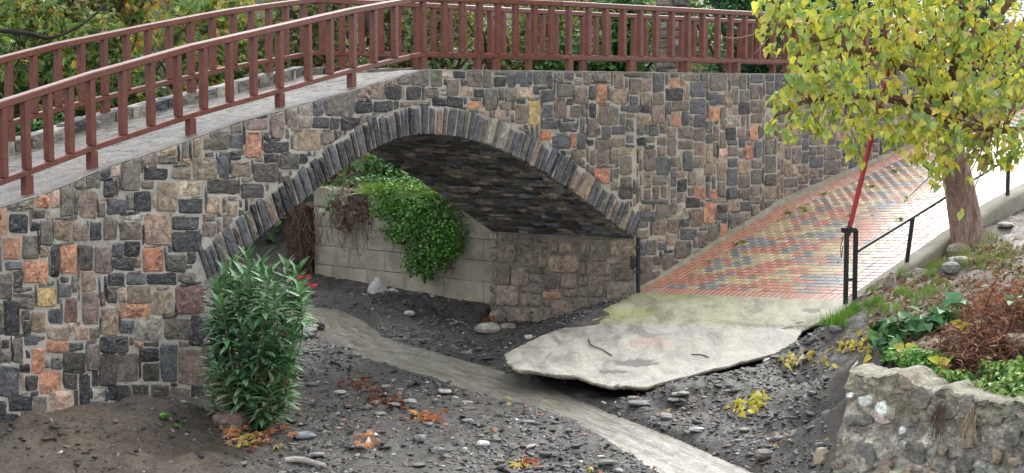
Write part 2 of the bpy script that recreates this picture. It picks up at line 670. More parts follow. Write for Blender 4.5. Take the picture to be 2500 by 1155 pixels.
# deck surface
def mat_deck():
    m, nt, p, out = newmat('wet_deck_mortar')
    pos = position(nt)
    n1 = noise(nt, 5, 7, 0.7, pos, 0.8)
    n2 = noise(nt, 24, 5, 0.7, pos)
    n3 = noise(nt, 2.2, 3, 0.5, pos)
    c = ramp(nt, n1, [(0.40, (.035, .038, .045)), (0.50, (.12, .116, .107)), (0.64, (.23, .222, .20))])
    c = mixc(nt, ramp(nt, n3, [(0.52, g3(0)), (0.66, g3(0.6))]), c, (.17, .13, .11))
    c = mixc(nt, 1.0, c, ramp(nt, n2, [(0.3, g3(0.7)), (0.7, g3(1.25))]), 'MULTIPLY')
    L(nt, c, p.inputs['Base Color'])
    L(nt, ramp(nt, n1, [(0.35, g3(0.18)), (0.65, g3(0.55))]), p.inputs['Roughness'])
    nb = bump(nt, p, n1, 0.7, 0.03)
    bump(nt, p, n2, 0.5, 0.01, nb)
    return m
M['deck'] = mat_deck()
ts = sorted(set(list(np.linspace(TS, TE, 260)) + list(FACE.T[(FACE.T > TS) & (FACE.T < TE)])))
KW = 18
V = []
for t in ts:
    x0, y0, _ = FACE.w(t, 0, 0.012)
    x1, y1 = back_xy(t)
    z0 = topz(t)
    for k in range(KW + 1):
        s = k / KW
        z = z0 - 0.10 * s + 0.03 * float(fbm(t * 4, s * 9, 3, 9))
        if k == 0: z -= 0.012
        V.append((x0 + (x1 - x0) * s, y0 + (y1 - y0) * s, z))
F = []
for i in range(len(ts) - 1):
    for k in range(KW):
        a = i * (KW + 1) + k
        F.append((a, a + KW + 1, a + KW + 2, a + 1))
mk('deck', V, F, M['deck'], bridge, smooth=True)

# ------------------------------------------------------------------ the stones that were measured one by one (zoomed survey crops: origin, scale)
CROPS = {3: (0, 380, 3.61), 4: (250, 380, 3.61), 5: (0, 680, 2.888), 6: (240, 680, 3.396), 8: (500, 180, 3.396), 7: (1000, 150, 3.85), 2: (1200, 0, 2.221)}
SEEDS = {
3: """0 460 60 700 O|65 415 150 480 G|155 365 305 470 G|320 340 440 465 O|445 275 525 460 P|525 250 645 540 G|650 190 742 285 B|755 140 880 285 G|885 75 975 205 S|905 215 1005 370 D|652 310 688 530 G|697 310 855 555 B|862 410 925 550 G|80 515 245 680 D|270 480 400 560 G|410 485 500 560 L|265 580 340 670 D|350 570 465 790 G|480 570 630 755 T|642 600 775 745 B|785 585 895 745 D|910 540 1030 750 G|25 715 180 915 O|190 705 335 915 G|340 810 425 890 T|440 800 512 1070 D|522 790 672 1040 O|682 790 820 1010 K|832 810 985 1040 B|40 940 195 1005 S|205 925 420 1130 O|120 1015 200 1150 K|0 1040 105 1150 G""",
4: """160 30 330 310 G|80 50 152 180 P|380 110 575 215 D|610 115 775 210 B|795 20 1000 210 B|1025 0 1105 210 S|345 0 480 80 B|490 0 665 80 G|685 20 775 95 T|345 215 450 300 G|485 230 660 495 T|680 225 865 350 P|930 230 1119 335 D|270 315 430 500 D|35 380 205 515 S|670 375 895 510 D|915 360 1030 510 T|145 580 340 745 B|365 520 600 790 T|615 540 845 655 D|610 675 875 845 D|195 760 330 890 D|80 770 185 900 S|350 820 535 1025 R|90 905 275 1010 D|555 875 740 1025 K|790 900 930 1060 G|45 1040 195 1145 D|210 1040 380 1135 S|392 1035 655 1140 D|690 1035 820 1120 G|880 600 975 720 B|745 850 815 950 D|150 520 360 565 L""",
5: """0 0 85 150 G|97 0 160 68 K|90 100 245 135 G|140 140 240 215 G|255 60 395 200 Y|340 215 440 315 S|455 135 545 310 M|575 90 695 320 B|402 40 505 128 S|20 160 135 405 D|150 225 210 290 K|155 300 215 385 K|220 235 320 380 T|325 335 490 430 P|320 436 485 530 O|515 335 625 435 P|635 345 705 420 G|90 415 165 595 G|170 400 265 470 S|15 430 65 490 D|0 515 80 600 G|182 500 210 570 D|220 490 310 670 O|140 600 205 665 D|0 620 135 830 S|175 685 270 785 K|280 650 430 815 O|362 560 438 635 G|442 520 600 670 K|606 460 700 650 G|450 680 545 775 K|560 665 635 900 D|645 655 690 755 D|640 780 740 885 L|345 790 510 960 P|235 830 330 1000 G|60 830 225 935 D|0 860 40 970 D|0 955 135 1050 D|150 920 225 1050 G""",
6: """10 110 55 230 M|70 95 155 205 K|165 75 230 195 P|237 65 435 205 B|460 110 615 300 T|640 60 862 300 M|20 240 168 470 T|180 210 425 330 O|177 345 290 455 S|297 320 525 510 L|550 335 765 505 G|772 310 862 560 D|10 475 250 615 D|535 303 640 333 K|5 620 142 885 K|150 615 325 860 G|337 580 505 685 D|365 700 500 855 K|515 535 655 855 S|667 585 865 880 B|300 530 368 570 O|375 525 505 565 K|670 515 760 565 G|80 885 260 1015 D|268 880 415 985 D|435 875 585 975 K|592 900 760 1050 B|767 875 870 1110 D""",
8: """45 480 200 630 G|205 505 320 620 S|215 640 300 720 D|335 500 475 700 O|345 375 525 470 B|545 330 655 540 B|680 300 765 455 B|772 260 885 450 L|895 230 980 350 S|1000 160 1240 345 G|490 560 700 655 D|730 475 960 640 T|890 365 1030 455 D|1040 365 1115 460 D|1125 365 1285 465 D|965 485 1078 585 B|1090 480 1160 540 B|1250 120 1350 205 B|1375 85 1490 210 B|1250 230 1395 325 D|1505 105 1630 215 D|1665 110 1790 215 D|1400 230 1560 320 D|1590 235 1715 310 T|1500 30 1585 95 B|1597 20 1705 95 G|1717 0 1850 95 G|1315 350 1400 425 D|490 670 600 735 D|620 665 775 790 K|785 660 855 745 D|215 745 380 860 B|120 650 190 870 S|400 745 610 895 K|20 880 275 1000 K|295 910 490 1030 K|0 700 95 860 B|505 885 605 975 S|980 600 1045 665 D|490 490 530 550 D""",
7: """195 85 305 240 G|310 85 400 155 P|407 85 520 160 D|535 90 670 235 G|690 85 775 250 G|345 170 465 315 G|475 235 598 330 P|602 260 700 340 D|150 250 280 345 B|350 335 505 435 D|545 365 690 440 O|795 150 905 235 D|815 95 905 130 G|917 95 985 235 S|992 95 1098 210 S|1105 95 1155 215 S|1162 95 1225 215 S|1235 90 1290 215 G|1297 95 1340 265 S|710 255 825 455 G|838 270 882 370 G|892 255 1005 370 G|1025 240 1170 345 P|1235 275 1365 385 S|1380 205 1535 340 G|1348 110 1440 200 G|1448 105 1545 165 S|1635 110 1710 220 G|1730 110 1860 190 G|1555 245 1665 405 B|1750 210 1850 385 O|845 390 955 460 B|990 410 1105 580 B|1115 380 1225 600 Y|1240 410 1340 525 S|1355 370 1480 535 B|1505 420 1605 525 G|1785 420 1925 595 B|650 480 770 560 G|785 480 855 550 S|870 485 960 605 G|975 600 1080 670 O|1090 620 1215 710 G|1237 555 1395 635 S|1410 580 1570 665 S|1230 650 1330 740 R|1340 695 1505 825 S|1517 680 1562 810 R|1575 670 1660 825 S|1670 540 1775 710 B|1800 610 1890 720 S|1515 825 1620 1000 G|1410 845 1510 950 S|1665 735 1730 790 D|1730 1000 1880 1150 R|1740 735 1900 830 G|1760 840 1870 990 G|1195 240 1285 262 K|1545 180 1620 225 G|1480 350 1530 410 D""",
2: """565 470 620 560 O|975 610 1025 690 O|1180 580 1235 660 O|1400 675 1445 765 O|1375 790 1420 860 O|1095 1005 1160 1080 O|1180 1030 1222 1080 O|1265 500 1305 580 T|1470 1015 1545 1080 T|1155 880 1200 950 B|960 425 1020 480 O|1225 810 1280 870 P|1037 820 1090 930 S|827 810 890 925 G|893 850 960 950 S|690 1010 765 1080 D|1270 690 1325 760 D|1340 555 1400 620 D|650 480 730 570 T|585 580 690 680 G|735 570 800 612 S|805 570 858 612 D|870 570 935 665 B|815 625 865 680 T|770 685 825 735 S|855 680 905 740 S|725 785 775 800 D|770 750 840 790 D|700 455 ,""".replace('|700 455 ,', ''),
}
# further lower right part of the wall beside the ramp (crop 1540,480 at 4.125)
CROPS[9] = (1540, 480, 4.125)
SEEDS[9] = """110 30 370 75 S|75 150 258 248 S|270 65 405 212 G|455 60 545 210 L|550 5 695 110 D|222 228 362 388 B|370 225 485 368 B|495 225 590 300 S|605 130 720 300 B|730 45 840 275 O|845 165 975 245 S|975 40 1090 150 T|1100 50 1210 150 S|1195 0 1300 80 G|1000 170 1140 325 G|1148 165 1210 235 B|885 285 970 400 O|1220 95 1300 215 B|495 320 650 440 S|675 360 770 520 G|775 290 875 450 G|445 440 590 630 G|150 440 260 590 G|270 460 360 540 S|370 395 450 490 T|70 600 215 880 G|320 580 440 740 G|225 600 300 690 G|840 5 970 60 T|1310 80 1345 170 S"""

class Pack:
    """courses of unequal blocks: occupied cells grid in (t, z)"""
    def __init__(self, t0, t1, z0, z1, ct, cz, ok):
        self.t0, self.z0, self.ct, self.cz = t0, z0, ct, cz
        self.nt = int((t1 - t0) / ct); self.nz = int((z1 - z0) / cz)
        self.g = np.zeros((self.nt, self.nz), bool)
        for i in range(self.nt):
            for k in range(self.nz):
                if not ok(t0 + (i + .5) * ct, z0 + (k + .5) * cz): self.g[i, k] = True
    def block(self, poly):
        ts = [p[0] for p in poly]; zs = [p[1] for p in poly]
        i0 = max(0, int(round((min(ts) - self.t0) / self.ct))); i1 = min(self.nt, int(round((max(ts) - self.t0) / self.ct)))
        k0 = max(0, int(round((min(zs) - self.z0) / self.cz))); k1 = min(self.nz, int(round((max(zs) - self.z0) / self.cz)))
        self.g[i0:i1, k0:k1] = True
    def fill(self, wr, hr, minw=2, minh=2):
        out = []
        ids = np.zeros((self.nt, self.nz), int) - self.g.astype(int)
        nid = 0
        for k in range(self.nz):
            i = 0
            while i < self.nt:
                if self.g[i, k]:
                    i += 1; continue
                w = rng.randint(*wr); h = rng.randint(*hr)
                if k > 0:      # break the joint over the course below
                    for tr in (0, 1, -1, 2, -2):
                        e = i + w + tr
                        if w + tr >= 3 and e < self.nt and ids[e - 1, k - 1] == ids[e, k - 1]:
                            w += tr; break
                ww = 0
                while ww < w and i + ww < self.nt and not self.g[i + ww, k]: ww += 1
                # swallow a narrow leftover
                rest = 0
                while rest < minw and i + ww + rest < self.nt and not self.g[i + ww + rest, k]: rest += 1
                if rest < minw and ww == w: ww += rest
                hh = 1
                while hh < h and k + hh < self.nz and not self.g[i:i + ww, k + hh].any(): hh += 1
                if k + hh < self.nz and not self.g[i:i + ww, k + hh].any() and (k + hh + 1 >= self.nz or self.g[i:i + ww, k + hh + 1].any()): hh += 1
                self.g[i:i + ww, k:k + hh] = True
                nid += 1; ids[i:i + ww, k:k + hh] = nid
                if ww >= minw and hh >= minh or (ww * hh >= 5):
                    a, b = self.t0 + i * self.ct, self.z0 + k * self.cz
                    out.append([(a, b), (a + ww * self.ct, b), (a + ww * self.ct, b + hh * self.cz), (a, b + hh * self.cz)])
                i += ww
        return out

def ring_dist(t, z):
    """negative inside the ring + opening"""
    d = np.hypot(_ot - t, _oz - z)
    k = int(np.argmin(d))
    tt, zz = _dt[k] / _nn[k], _dz[k] / _nn[k]
    side = (t - _ot[k]) * (-zz) + (z - _oz[k]) * tt
    return side, k

def in_opening(t, z):
    if TL - 0.02 < t < TR + 0.02 and z < archz(t) + 0.02: return True
    if t < _ot[0] and z < _oz[0] and t > TL and z > ARz[0]: return False
    s, k = ring_dist(t, z)
    if 0 < k < 159 and s < -0.13 and z > ARz[0] - 0.1: return True
    return False

pack = Pack(TS, TE, 0.0, 4.5, 0.05, 0.045, lambda t, z: z < topz(t) - 0.02 and not in_opening(t, z))
stones = []
for k, txt in SEEDS.items():
    ox, oy, sc = CROPS[k]
    for s in txt.split('|'):
        q = s.split()
        if len(q) < 5: continue
        x0, y0, x1, y1 = [float(v) for v in q[:4]]
        c = [(x0, y1), (x1, y1), (x1, y0), (x0, y0)]
        poly = [FACE.img(ox + x / sc, oy + y / sc) for x, y in c]
        cx = sum(p[0] for p in poly) / 4; cz = sum(p[1] for p in poly) / 4
        if TL < cx < TR and cz < archz(cx) + 0.05: continue
        sd, kk = ring_dist(cx, cz)
        if sd < 0.06 and 0 < kk < 159: continue
        pack.block(shrink(poly, -0.012))
        stones.append((poly, q[4], True))
PAL = 'DDDSSSGGGGGGGGBBBBKKKTTL'
PAL_R = 'SSSSSSGGGGGGGGGBBBBKDTTLSGTB'
for poly in pack.fill((4, 9), (4, 7), 2, 2):
    cu = poly[0][0]
    stones.append((shrink(poly, 0.023), rng.choice(PAL if cu < FACE.img(1100, 200)[0] else PAL_R), False))

_g = grow([q[0] for q in stones], 0.017, 0.11)
stones = [(a, q[1], q[2]) for a, q in zip(_g, stones)]
built = []
for poly, code, seeded in stones:
    cx = sum(p[0] for p in poly) / len(poly); cz = sum(p[1] for p in poly) / len(poly)
    # trim against the sloping top edge and the ring
    tz = topz(cx); sl = (topz(cx + 0.15) - topz(cx - 0.15)) / 0.3
    poly = clip(poly, -sl, 1.0, tz - sl * cx - 0.022)
    if len(poly) < 3: continue
    sd, k = ring_dist(cx, cz)
    if 0 < k < 159 and sd < 0.6:
        tt, zz = _dt[k] / _nn[k], _dz[k] / _nn[k]
        # keep side >= 0.02 :  (t-ot)*(-zz)+(z-oz)*tt >= .02
        poly = clip(poly, zz, -tt, -(_ot[k] * (-zz) + _oz[k] * tt) - 0.0)
    if cx < TL and len(poly) >= 3: poly = clip(poly, 1, 0, TL - 0.0)
    if cx > TR and len(poly) >= 3: poly = clip(poly, -1, 0, -TR - 0.03)
    if len(poly) < 3 or area(poly) < 0.003: continue
    built.append((poly, code, cx, cz))

def dist_px(t, z):
    x, y, _ = FACE.w(t, z)
    return FPX / y
bs = [b for b in built if b[2] <= TR]
ws = [b for b in built if b[2] > TR]
def place_stones(lst, parent, limit=300):
    vis = []
    for b in lst:
        x, y, z = FACE.w(b[2], b[3])
        u = 1250 + FPX * x / y
        show = -20 < u < 2300 and z > 0.1
        vis.append((area(b[0]) * (FPX / y) ** 2 * (1 if show else 0.001), b))
    vis.sort(key=lambda q: -q[0])
    rest = MB()
    for i, (a, (poly, code, cx, cz)) in enumerate(vis):
        h = rng.uniform(0.010, 0.026)
        Vq, Fq = stone_geo(poly, FACE.w, h, 0.008, 0.13)
        if i < limit:
            mk('stone', Vq, Fq, M['stone'], parent, scol(code))
        else:
            rest.add(Vq, Fq, scol(code))
    if rest.V: rest.build('small_stones', M['stone'], parent, kind='stuff')
    print('stones', parent.name, len(vis))
place_stones(bs, bridge)
place_stones(ws, wall)

# voussoirs: thin slates on edge round the arch
s = 0.06
tot = _arc[-1]
while s < tot - 0.08:
    w = rng.uniform(0.085, 0.185) * (0.82 if s > tot * 0.45 else 1.0)
    e = min(s + w, tot - 0.02)
    def rp(ss, r):
        k = np.interp(ss, _arc, np.arange(len(_arc)))
        t = np.interp(k, np.arange(160), _rt); z = np.interp(k, np.arange(160), _rz)
        dt = np.interp(k, np.arange(160), _dt / _nn); dz = np.interp(k, np.arange(160), _dz / _nn)
        return (float(t - dz * r), float(z + dt * r))
    g = 0.014
    ln = RING + rng.uniform(-.07, .03)
    lean = rng.uniform(-0.015, 0.015)
    poly = [rp(s + g, -0.012 + rng.uniform(-.012, .012)), rp(s + g + lean, ln), rp(e - g + lean, ln - rng.uniform(-.02, .03)), rp(e - g, -0.012 + rng.uniform(-.012, .012))]
    code = rng.choice('DDDDSSSSGDSSKGB') if s < tot * 0.5 else rng.choice('SSSSGGDSSGSLSBT')
    Vq, Fq = stone_geo(poly, FACE.w, rng.uniform(0.02, 0.04), 0.005, 0.10, -0.08)
    mk('voussoir', Vq, Fq, M['stone'], bridge, scol(code))
    s = e

# vault stones: thin courses along the soffit
def vaultf(ss, b, out):
    k = np.interp(ss, _arc, np.arange(160))
    t = float(np.interp(k, np.arange(160), _rt)); z = float(np.interp(k, np.arange(160), _rz))
    dt = float(np.interp(k, np.arange(160), _dt / _nn)); dz = float(np.interp(k, np.arange(160), _dz / _nn))
    t2 = t + dz * out; z2 = z - dt * out
    x, y, _ = FACE.w(t2, z2, 0)
    return (x + BV[0] * b / 2.65, y + BV[1] * b / 2.65, z2)
vst = []
s = 0.02
while s < tot - 0.05:
    w = rng.uniform(0.07, 0.15)
    b = 0.02 + rng.uniform(0, 0.1)
    while b < 2.6:
        lb = rng.uniform(0.16, 0.42)
        e = min(b + lb, 2.64)
        poly = [(s + .011, b + .012), (s + w - .011, b + .012), (s + w - .011, e - .012), (s + .011, e - .012)]
        vst.append((poly, s, b))
        b = e
    s += w
vst.sort(key=lambda q: -(1 if q[1] > tot * 0.42 else 0) * (10 + q[1] * 0.001) - rng.random() * 0.001)
seen = [q for q in vst if q[1] > tot * 0.42]
rest_l = [q for q in vst if q[1] <= tot * 0.42]
seen.sort(key=lambda q: -area(q[0]))
rest = MB()
for i, (poly, s_, b_) in enumerate(seen + rest_l):
    Vq, Fq = stone_geo(poly, vaultf, rng.uniform(0.012, 0.035), 0.006, 0.16, -0.04)
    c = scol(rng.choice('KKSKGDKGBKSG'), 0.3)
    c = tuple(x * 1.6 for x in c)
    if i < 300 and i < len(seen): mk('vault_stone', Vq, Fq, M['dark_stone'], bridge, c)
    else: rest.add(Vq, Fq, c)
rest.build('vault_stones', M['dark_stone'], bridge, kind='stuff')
print('vault', len(seen), len(rest_l))

# abutment blocks under the right springing
pn = FACE.w(TR, 0)
ABUT = Surf([(pn[0] + BV[0], pn[1] + BV[1]), (pn[0], pn[1])])
ABL = ABUT.T[-1]
zsp = ARz[-1]
ap = Pack(0.0, ABL, -0.3, zsp - 0.03, 0.06, 0.055, lambda t, z: True)
ABS = """240 100 350 180 K|365 120 470 195 B|500 110 555 190 B|568 115 665 190 T|700 110 805 195 B|830 115 950 260 G|990 105 1160 225 T|50 120 205 270 G|245 210 380 305 G|390 220 455 320 G|475 220 730 355 T|735 205 810 270 D|35 285 160 455 K|165 320 315 470 G|415 370 545 490 D|575 375 700 490 B|1000 325 1150 425 D|790 270 985 385 G|800 430 930 560 G|425 510 570 575 O|45 465 225 635 B|240 530 415 640 G|585 500 720 555 G|960 440 1150 590 G|500 590 640 705 B|40 655 120 775 S|135 655 330 780 G|350 655 490 785 G|650 570 790 660 G|950 235 1080 290 B|1090 240 1160 300 G"""
abst = []
for s_ in ABS.split('|'):
    q = s_.split()
    x0, y0, x1, y1 = [float(v) for v in q[:4]]
    poly = [ABUT.img(1200 + x / 3.397, 560 + y / 3.397) for x, y in [(x0, y1), (x1, y1), (x1, y0), (x0, y0)]]
    poly = [(min(max(p[0], 0.02), ABL - 0.02), min(p[1], zsp - 0.03)) for p in poly]
    if area(poly) < 0.004: continue
    ap.block(shrink(poly, -0.01)); abst.append((poly, q[4]))
for poly in ap.fill((3, 6), (3, 5)):
    abst.append((shrink(poly, 0.016), rng.choice('GGKGBS')))
_g = grow([q[0] for q in abst], 0.018, 0.06)
abst = [(a, q[1]) for a, q in zip(_g, abst)]
for poly, code in abst:
    Vq, Fq = stone_geo(poly, ABUT.w, rng.uniform(0.015, 0.035), 0.006, 0.2)
    c = scol(code)
    mk('abutment_stone', Vq, Fq, M['dark_stone'], bridge, tuple(x * 0.7 + y * .85 for x, y in zip(c, (.18, .145, .11))))
# thin mortar screed along the springing line
V, F = bar(ABUT.w(0.0, zsp + 0.0, 0.02), ABUT.w(ABL, zsp + 0.0, 0.02), 0.05, 0.03)
mk('springing_ledge', V, F, M['vault_mortar'], bridge)

# rear kerb of stones seen across the deck
t = TS
while t < FACE.img(1320, 170)[0]:
    w = rng.uniform(0.22, 0.45)
    x0, y0 = back_xy(t + 0.01, 2.64); x1, y1 = back_xy(t + w - 0.015, 2.64)
    xa, ya = back_xy(t + 0.01, 2.36); xb, yb = back_xy(t + w - 0.015, 2.36)
    z0 = topz(t) ; z1 = topz(t + w)
    h0 = 0.05 + rng.uniform(-0.02, 0.02)
    def kf(a, b, o):
        # a along 0..1, b height 0..1
        x = xa + (xb - xa) * a; y = ya + (yb - ya) * a
        nx, ny = (x0 - xa), (y0 - ya)
        ll = math.hypot(nx, ny)
        return (x - nx / ll * o, y - ny / ll * o, (z0 + (z1 - z0) * a) - 0.14 + b * (0.14 + h0))
    Vq, Fq = stone_geo([(0, 0), (1, 0), (1, 1), (0, 1)], kf, 0.02, 0.03, 0.12, -0.2)
    mk('kerb_stone', Vq, Fq, M['stone'], bridge, scol(rng.choice('GSDGGLTDSG')))
    t += w
# kerb bed
V = []; F = []
ts = np.arange(TS, FACE.img(1320, 170)[0], 0.3)
for t in ts:
    a = back_xy(t, 2.375); b = back_xy(t, 2.66)
    V += [(a[0], a[1], topz(t) - 0.2), (a[0], a[1], topz(t) + 0.03), (b[0], b[1], topz(t) + 0.03), (b[0], b[1], topz(t) - 0.6)]
for i in range(len(ts) - 1):
    for k in range(3):
        F.append((i * 4 + k, i * 4 + k + 1, i * 4 + 5 + k, i * 4 + 4 + k))
mk('kerb_bed', V, F, M['mortar'], bridge)

# ------------------------------------------------------------------ railings
def mat_paint(name, col, rough):
    m, nt, p, out = newmat(name)
    pos = position(nt)
    n1 = noise(nt, 5.5, 6, 0.7, pos)
    n2 = noise(nt, 45, 3, 0.6, pos)
    c = ramp(nt, n1, [(0.3, tuple(x * 0.78 for x in col)), (0.7, tuple(x * 1.2 for x in col))])
    c = mixc(nt, ramp(nt, n2, [(0.60, g3(0)), (0.70, g3(0.5))]), c, tuple(x * 0.4 for x in col))
    c = mixc(nt, ramp(nt, noise(nt, 2.6, 6, .75, position(nt, (1, 1, 1), (2, 1, 0))), [(0.62, g3(0)), (0.70, g3(0.35))]), c, tuple(min(.6, x * .85 + .035) for x in col))
    L(nt, c, p.inputs['Base Color'])
    L(nt, ramp(nt, n1, [(0.3, g3(rough)), (0.7, g3(rough + 0.18))]), p.inputs['Roughness'])
    bump(nt, p, n2, 0.25, 0.003)
    return m
M['red'] = mat_paint('red_brown_paint', (.15, .046, .032), 0.18)
M['black'] = mat_paint('black_paint', (.018, .02, .024), 0.3)
M['boom_red'] = mat_paint('bright_red_paint', (.42, .02, .025), 0.3)

def railing(label, f, tposts, tpick, ts, h_top=1.01, h_bot=0.215):
    p0 = f(ts[len(ts) // 2])
    r = empty('bridge_railing', (p0[0], p0[1], p0[2]), label, 'railing')
    def fz(t, h):
        x, y, z = f(t); return (x, y, z + h)
    for nm, h, w, hh in (('handrail', h_top, 0.12, 0.082), ('bottom_rail', h_bot, 0.08, 0.068)):
        mb = MB()
        for a, b in zip(ts[:-1], ts[1:]):
            if b - a < 1e-6: continue
            V, F = bar(fz(a, h), fz(b + 0.0, h), w, hh)
            mb.add(V, F)
        mb.build(nm, M['red'], r)
    for t in tpick:
        a, b = Vector(fz(t + rng.uniform(-.006, .006), h_bot + 0.034)), Vector(fz(t + rng.uniform(-.009, .009), h_top - 0.04))
        n = FACE.D[FACE.seg(t)]
        V, F = bar(a, b, 0.075, 0.098 + rng.uniform(-.004, .004), up=(n[1], -n[0], 0))
        if True:
            mk('picket', V, F, M['red'], r)
    for t in tposts:
        a, b = Vector(fz(t, -0.03)), Vector(fz(t, h_bot - 0.034))
        n = FACE.D[FACE.seg(t)]
        V, F = bar(a, b, 0.105, 0.105, up=(n[1], -n[0], 0))
        mk('post', V, F, M['red'], r)
    return r

NEAR_OFF = 0.20
def nearf(t):
    x, y, _ = FACE.w(t, 0, -NEAR_OFF)
    return (x, y, topz(t) - 0.012)
def sm_top(t):
    return (topz(t - 0.5) + topz(t) * 2 + topz(t + 0.5)) / 4
# rails follow straight runs between joints
JN = [-320, 65, 225, 467, 860, 1035, 1389, 1680, 1960, 2300, 2600]
def t_rail(u, off=NEAR_OFF):
    # find t so that the offset line projects to u
    lo, hi = TS - 2, TE + 2
    for _ in range(50):
        m = (lo + hi) / 2
        x, y, _z = FACE.w(m, 0, -off)
        if 1250 + FPX * x / y < u: lo = m
        else: hi = m
    return (lo + hi) / 2
jt = [t_rail(u) for u in JN]
jz = [sm_top(t) if abs(u - 1035) > 5 else topz(t) + 0.0 for t, u in zip(jt, JN)]
def nearr(t):
    x, y, _ = FACE.w(t, 0, -NEAR_OFF)
    return (x, y, float(np.interp(t, jt, jz)))
pk = [8, 65, 120, 172, 225, 302, 371, 437, 500, 563, 622, 685, 755, 808, 864, 915, 965, 1035, 1085, 1128, 1172, 1215, 1258, 1305, 1345, 1388, 1434, 1477, 1520, 1560, 1598, 1637, 1675, 1712, 1748, 1780, 1814, 1847, 1882, 1916, 1948]
tp = [t_rail(u) for u in pk]
t = tp[0] - 0.3
while t > TS + 0.2: tp.append(t); t -= 0.31
t = max(tp) + 0.31
while t < TE - 0.3: tp.append(t); t += 0.31
po = [t_rail(u) for u in (65, 225, 467, 685, 860, 1033, 1211, 1389, 1538, 1675, 1796, 1916)]
t = max(po) + 1.25
while t < TE - 0.3: po.append(t); t += 1.25
tsn = sorted(set(jt + [q for q in list(FACE.T) if jt[0] < q < jt[-1]]))
rl = railing('red-brown timber-look railing along the near edge of the bridge deck', nearr, po, tp, tsn)

# far railing
def farxy(t):
    tc = FACE.img(1035, 170)[0]
    w = 2.45 if t < tc else min(2.45 + (t - tc) * 0.12, 3.0)
    return back_xy(t, w / (1.0 if t < tc else 1.1))
def farr(t):
    x, y = farxy(t)
    return (x, y, float(np.interp(t, jt, jz)) + 0.05)
tpf = []
t = TS + 0.3
while t < TE - 0.3:
    tpf.append(t); t += 0.40 if t < 7.5 else 0.33
pof = [t for i, t in enumerate(tpf) if i % 4 == 1]
tsf = sorted(set(list(np.linspace(TS + 0.1, TE - 0.1, 26)) + jt[1:-1]))
rf = railing('red-brown timber-look railing along the far edge of the bridge deck', farr, pof, tpf, tsf)
# ------------------------------------------------------------------ paved ramp
RF = FACE.img(1552, 717)
fl = np.array(FACE.w(RF[0], RF[1], 0.03))
bk = np.array(FACE.w(FACE.img(2250, 345)[0], 2.9, 0.03))
AL = float(np.hypot(bk[0] - fl[0], bk[1] - fl[1]))
AX = (bk[:2] - fl[:2]) / AL
CX = np.array((AX[1], -AX[0]))
RW = 4.02
def rz(a, b):
    return np.interp(a, [-1.5, 0, .46 * AL, AL, 1.8 * AL, 3 * AL], [.25, .66, 1.88, 2.9, 4.0, 4.15]) + 0.065 * b
def rw(a, b, o=0.0):
    return (fl[0] + AX[0] * a + CX[0] * b, fl[1] + AX[1] * a + CX[1] * b, float(rz(a, b)) + o)
print('ramp FR', rw(0, RW))

# ------------------------------------------------------------------ ground
GP = []
def gp(*a):
    for u, v, z in a: GP.append(atz(u, v, z))
gp((600, 1155, .0), (1200, 1155, -.03), (1700, 1155, -.04), (2000, 1155, .08), (900, 1155, 0), (1200, 1500, -.1), (300, 1500, .05), (2000, 1600, 0.0), (600, 1250, 0.0), (1700, 1300, -.05),
   (0, 1075, .38), (250, 1010, .40), (440, 985, .36), (500, 1000, .22), (150, 1120, .2), (400, 1080, .14), (0, 1155, .18), (-300, 1100, .45), (560, 1040, .10),
   (640, 1000, .06), (700, 900, .07), (620, 820, .15), (760, 790, .16), (900, 720, .36), (1000, 760, .2), (1130, 745, .24), (1200, 800, .1), (1080, 820, .10),
   (1210, 850, .04), (1000, 870, .03), (800, 920, .05), (1000, 1000, .03), (1300, 1060, .02), (1240, 930, .02), (1400, 970, .05), (1600, 965, .09), (1800, 920, .18), (1900, 870, .30),
   (1960, 850, .42), (2010, 800, .66), (2045, 765, .84), (1960, 950, .22), (2000, 1050, .13), (1800, 1050, .08), (1650, 1000, .05),
   (2065, 752, .88), (2110, 790, .90), (2150, 690, 1.18), (2200, 652, 1.33), (2300, 590, 1.68), (2420, 525, 1.92), (2500, 485, 2.15), (2650, 430, 2.5),
   (2125, 850, 1.0), (2085, 895, 1.15), (2250, 900, 1.25), (2300, 800, 1.32), (2450, 720, 1.48), (2360, 620, 1.62), (2600, 640, 1.9), (2700, 900, 1.5), (2500, 880, 1.35), (3000, 700, 2.0), (2900, 480, 2.9),
   (1290, 800, .2), (1360, 775, .42), (1440, 745, .58), (1520, 725, .66), (1250, 830, .08))
GP += [(2.6, 15.5, .08), (3.2, 18.2, .3), (3.7, 20.6, .5), (2.9, 14.7, 0), (4.0, 13.2, 0), (5.5, 11.5, 0), (3.0, 10, -.1), (-4, 10, .1),
       (-3.6, 28.5, .40), (-6, 30, .6), (-9, 33, .9), (-7.5, 27.5, 1.6), (-10, 29, 2.4), (-7.0, 25.0, 1.2), (-9, 24, 2.2), (-12, 22, 2.2),
       (-2.6, 33.5, 2.6), (-5.0, 34.5, 2.3), (0, 32, 3.0), (3, 34, 3.3), (6, 36, 3.8), (10, 38, 4.0), (14, 36, 4.0), (-1, 38, 4.6), (-8, 38, 3.4), (-14, 34, 3.4), (-4, 42, 6.0), (4, 42, 5.6), (12, 46, 4.4), (-14, 44, 7.0), (0, 52, 10), (-20, 56, 12), (20, 56, 4.8), (20, 40, 4.4), (14, 26, 3.2), (9, 18, 2.0), (10, 12, 1.4),
       (-30, 30, 4), (-40, 60, 14), (40, 70, 6), (-14, 12, .8), (-10, 16, .9), (-30, 5, 1), (30, 5, 2), (0, -20, -.2), (-60, -60, 1), (60, -60, 1), (0, 90, 18), (-80, 100, 22), (90, 100, 9)]
_c0 = np.array(atz(768, 660, .5)[:2]); _c1 = np.array((0.19, 27.05))
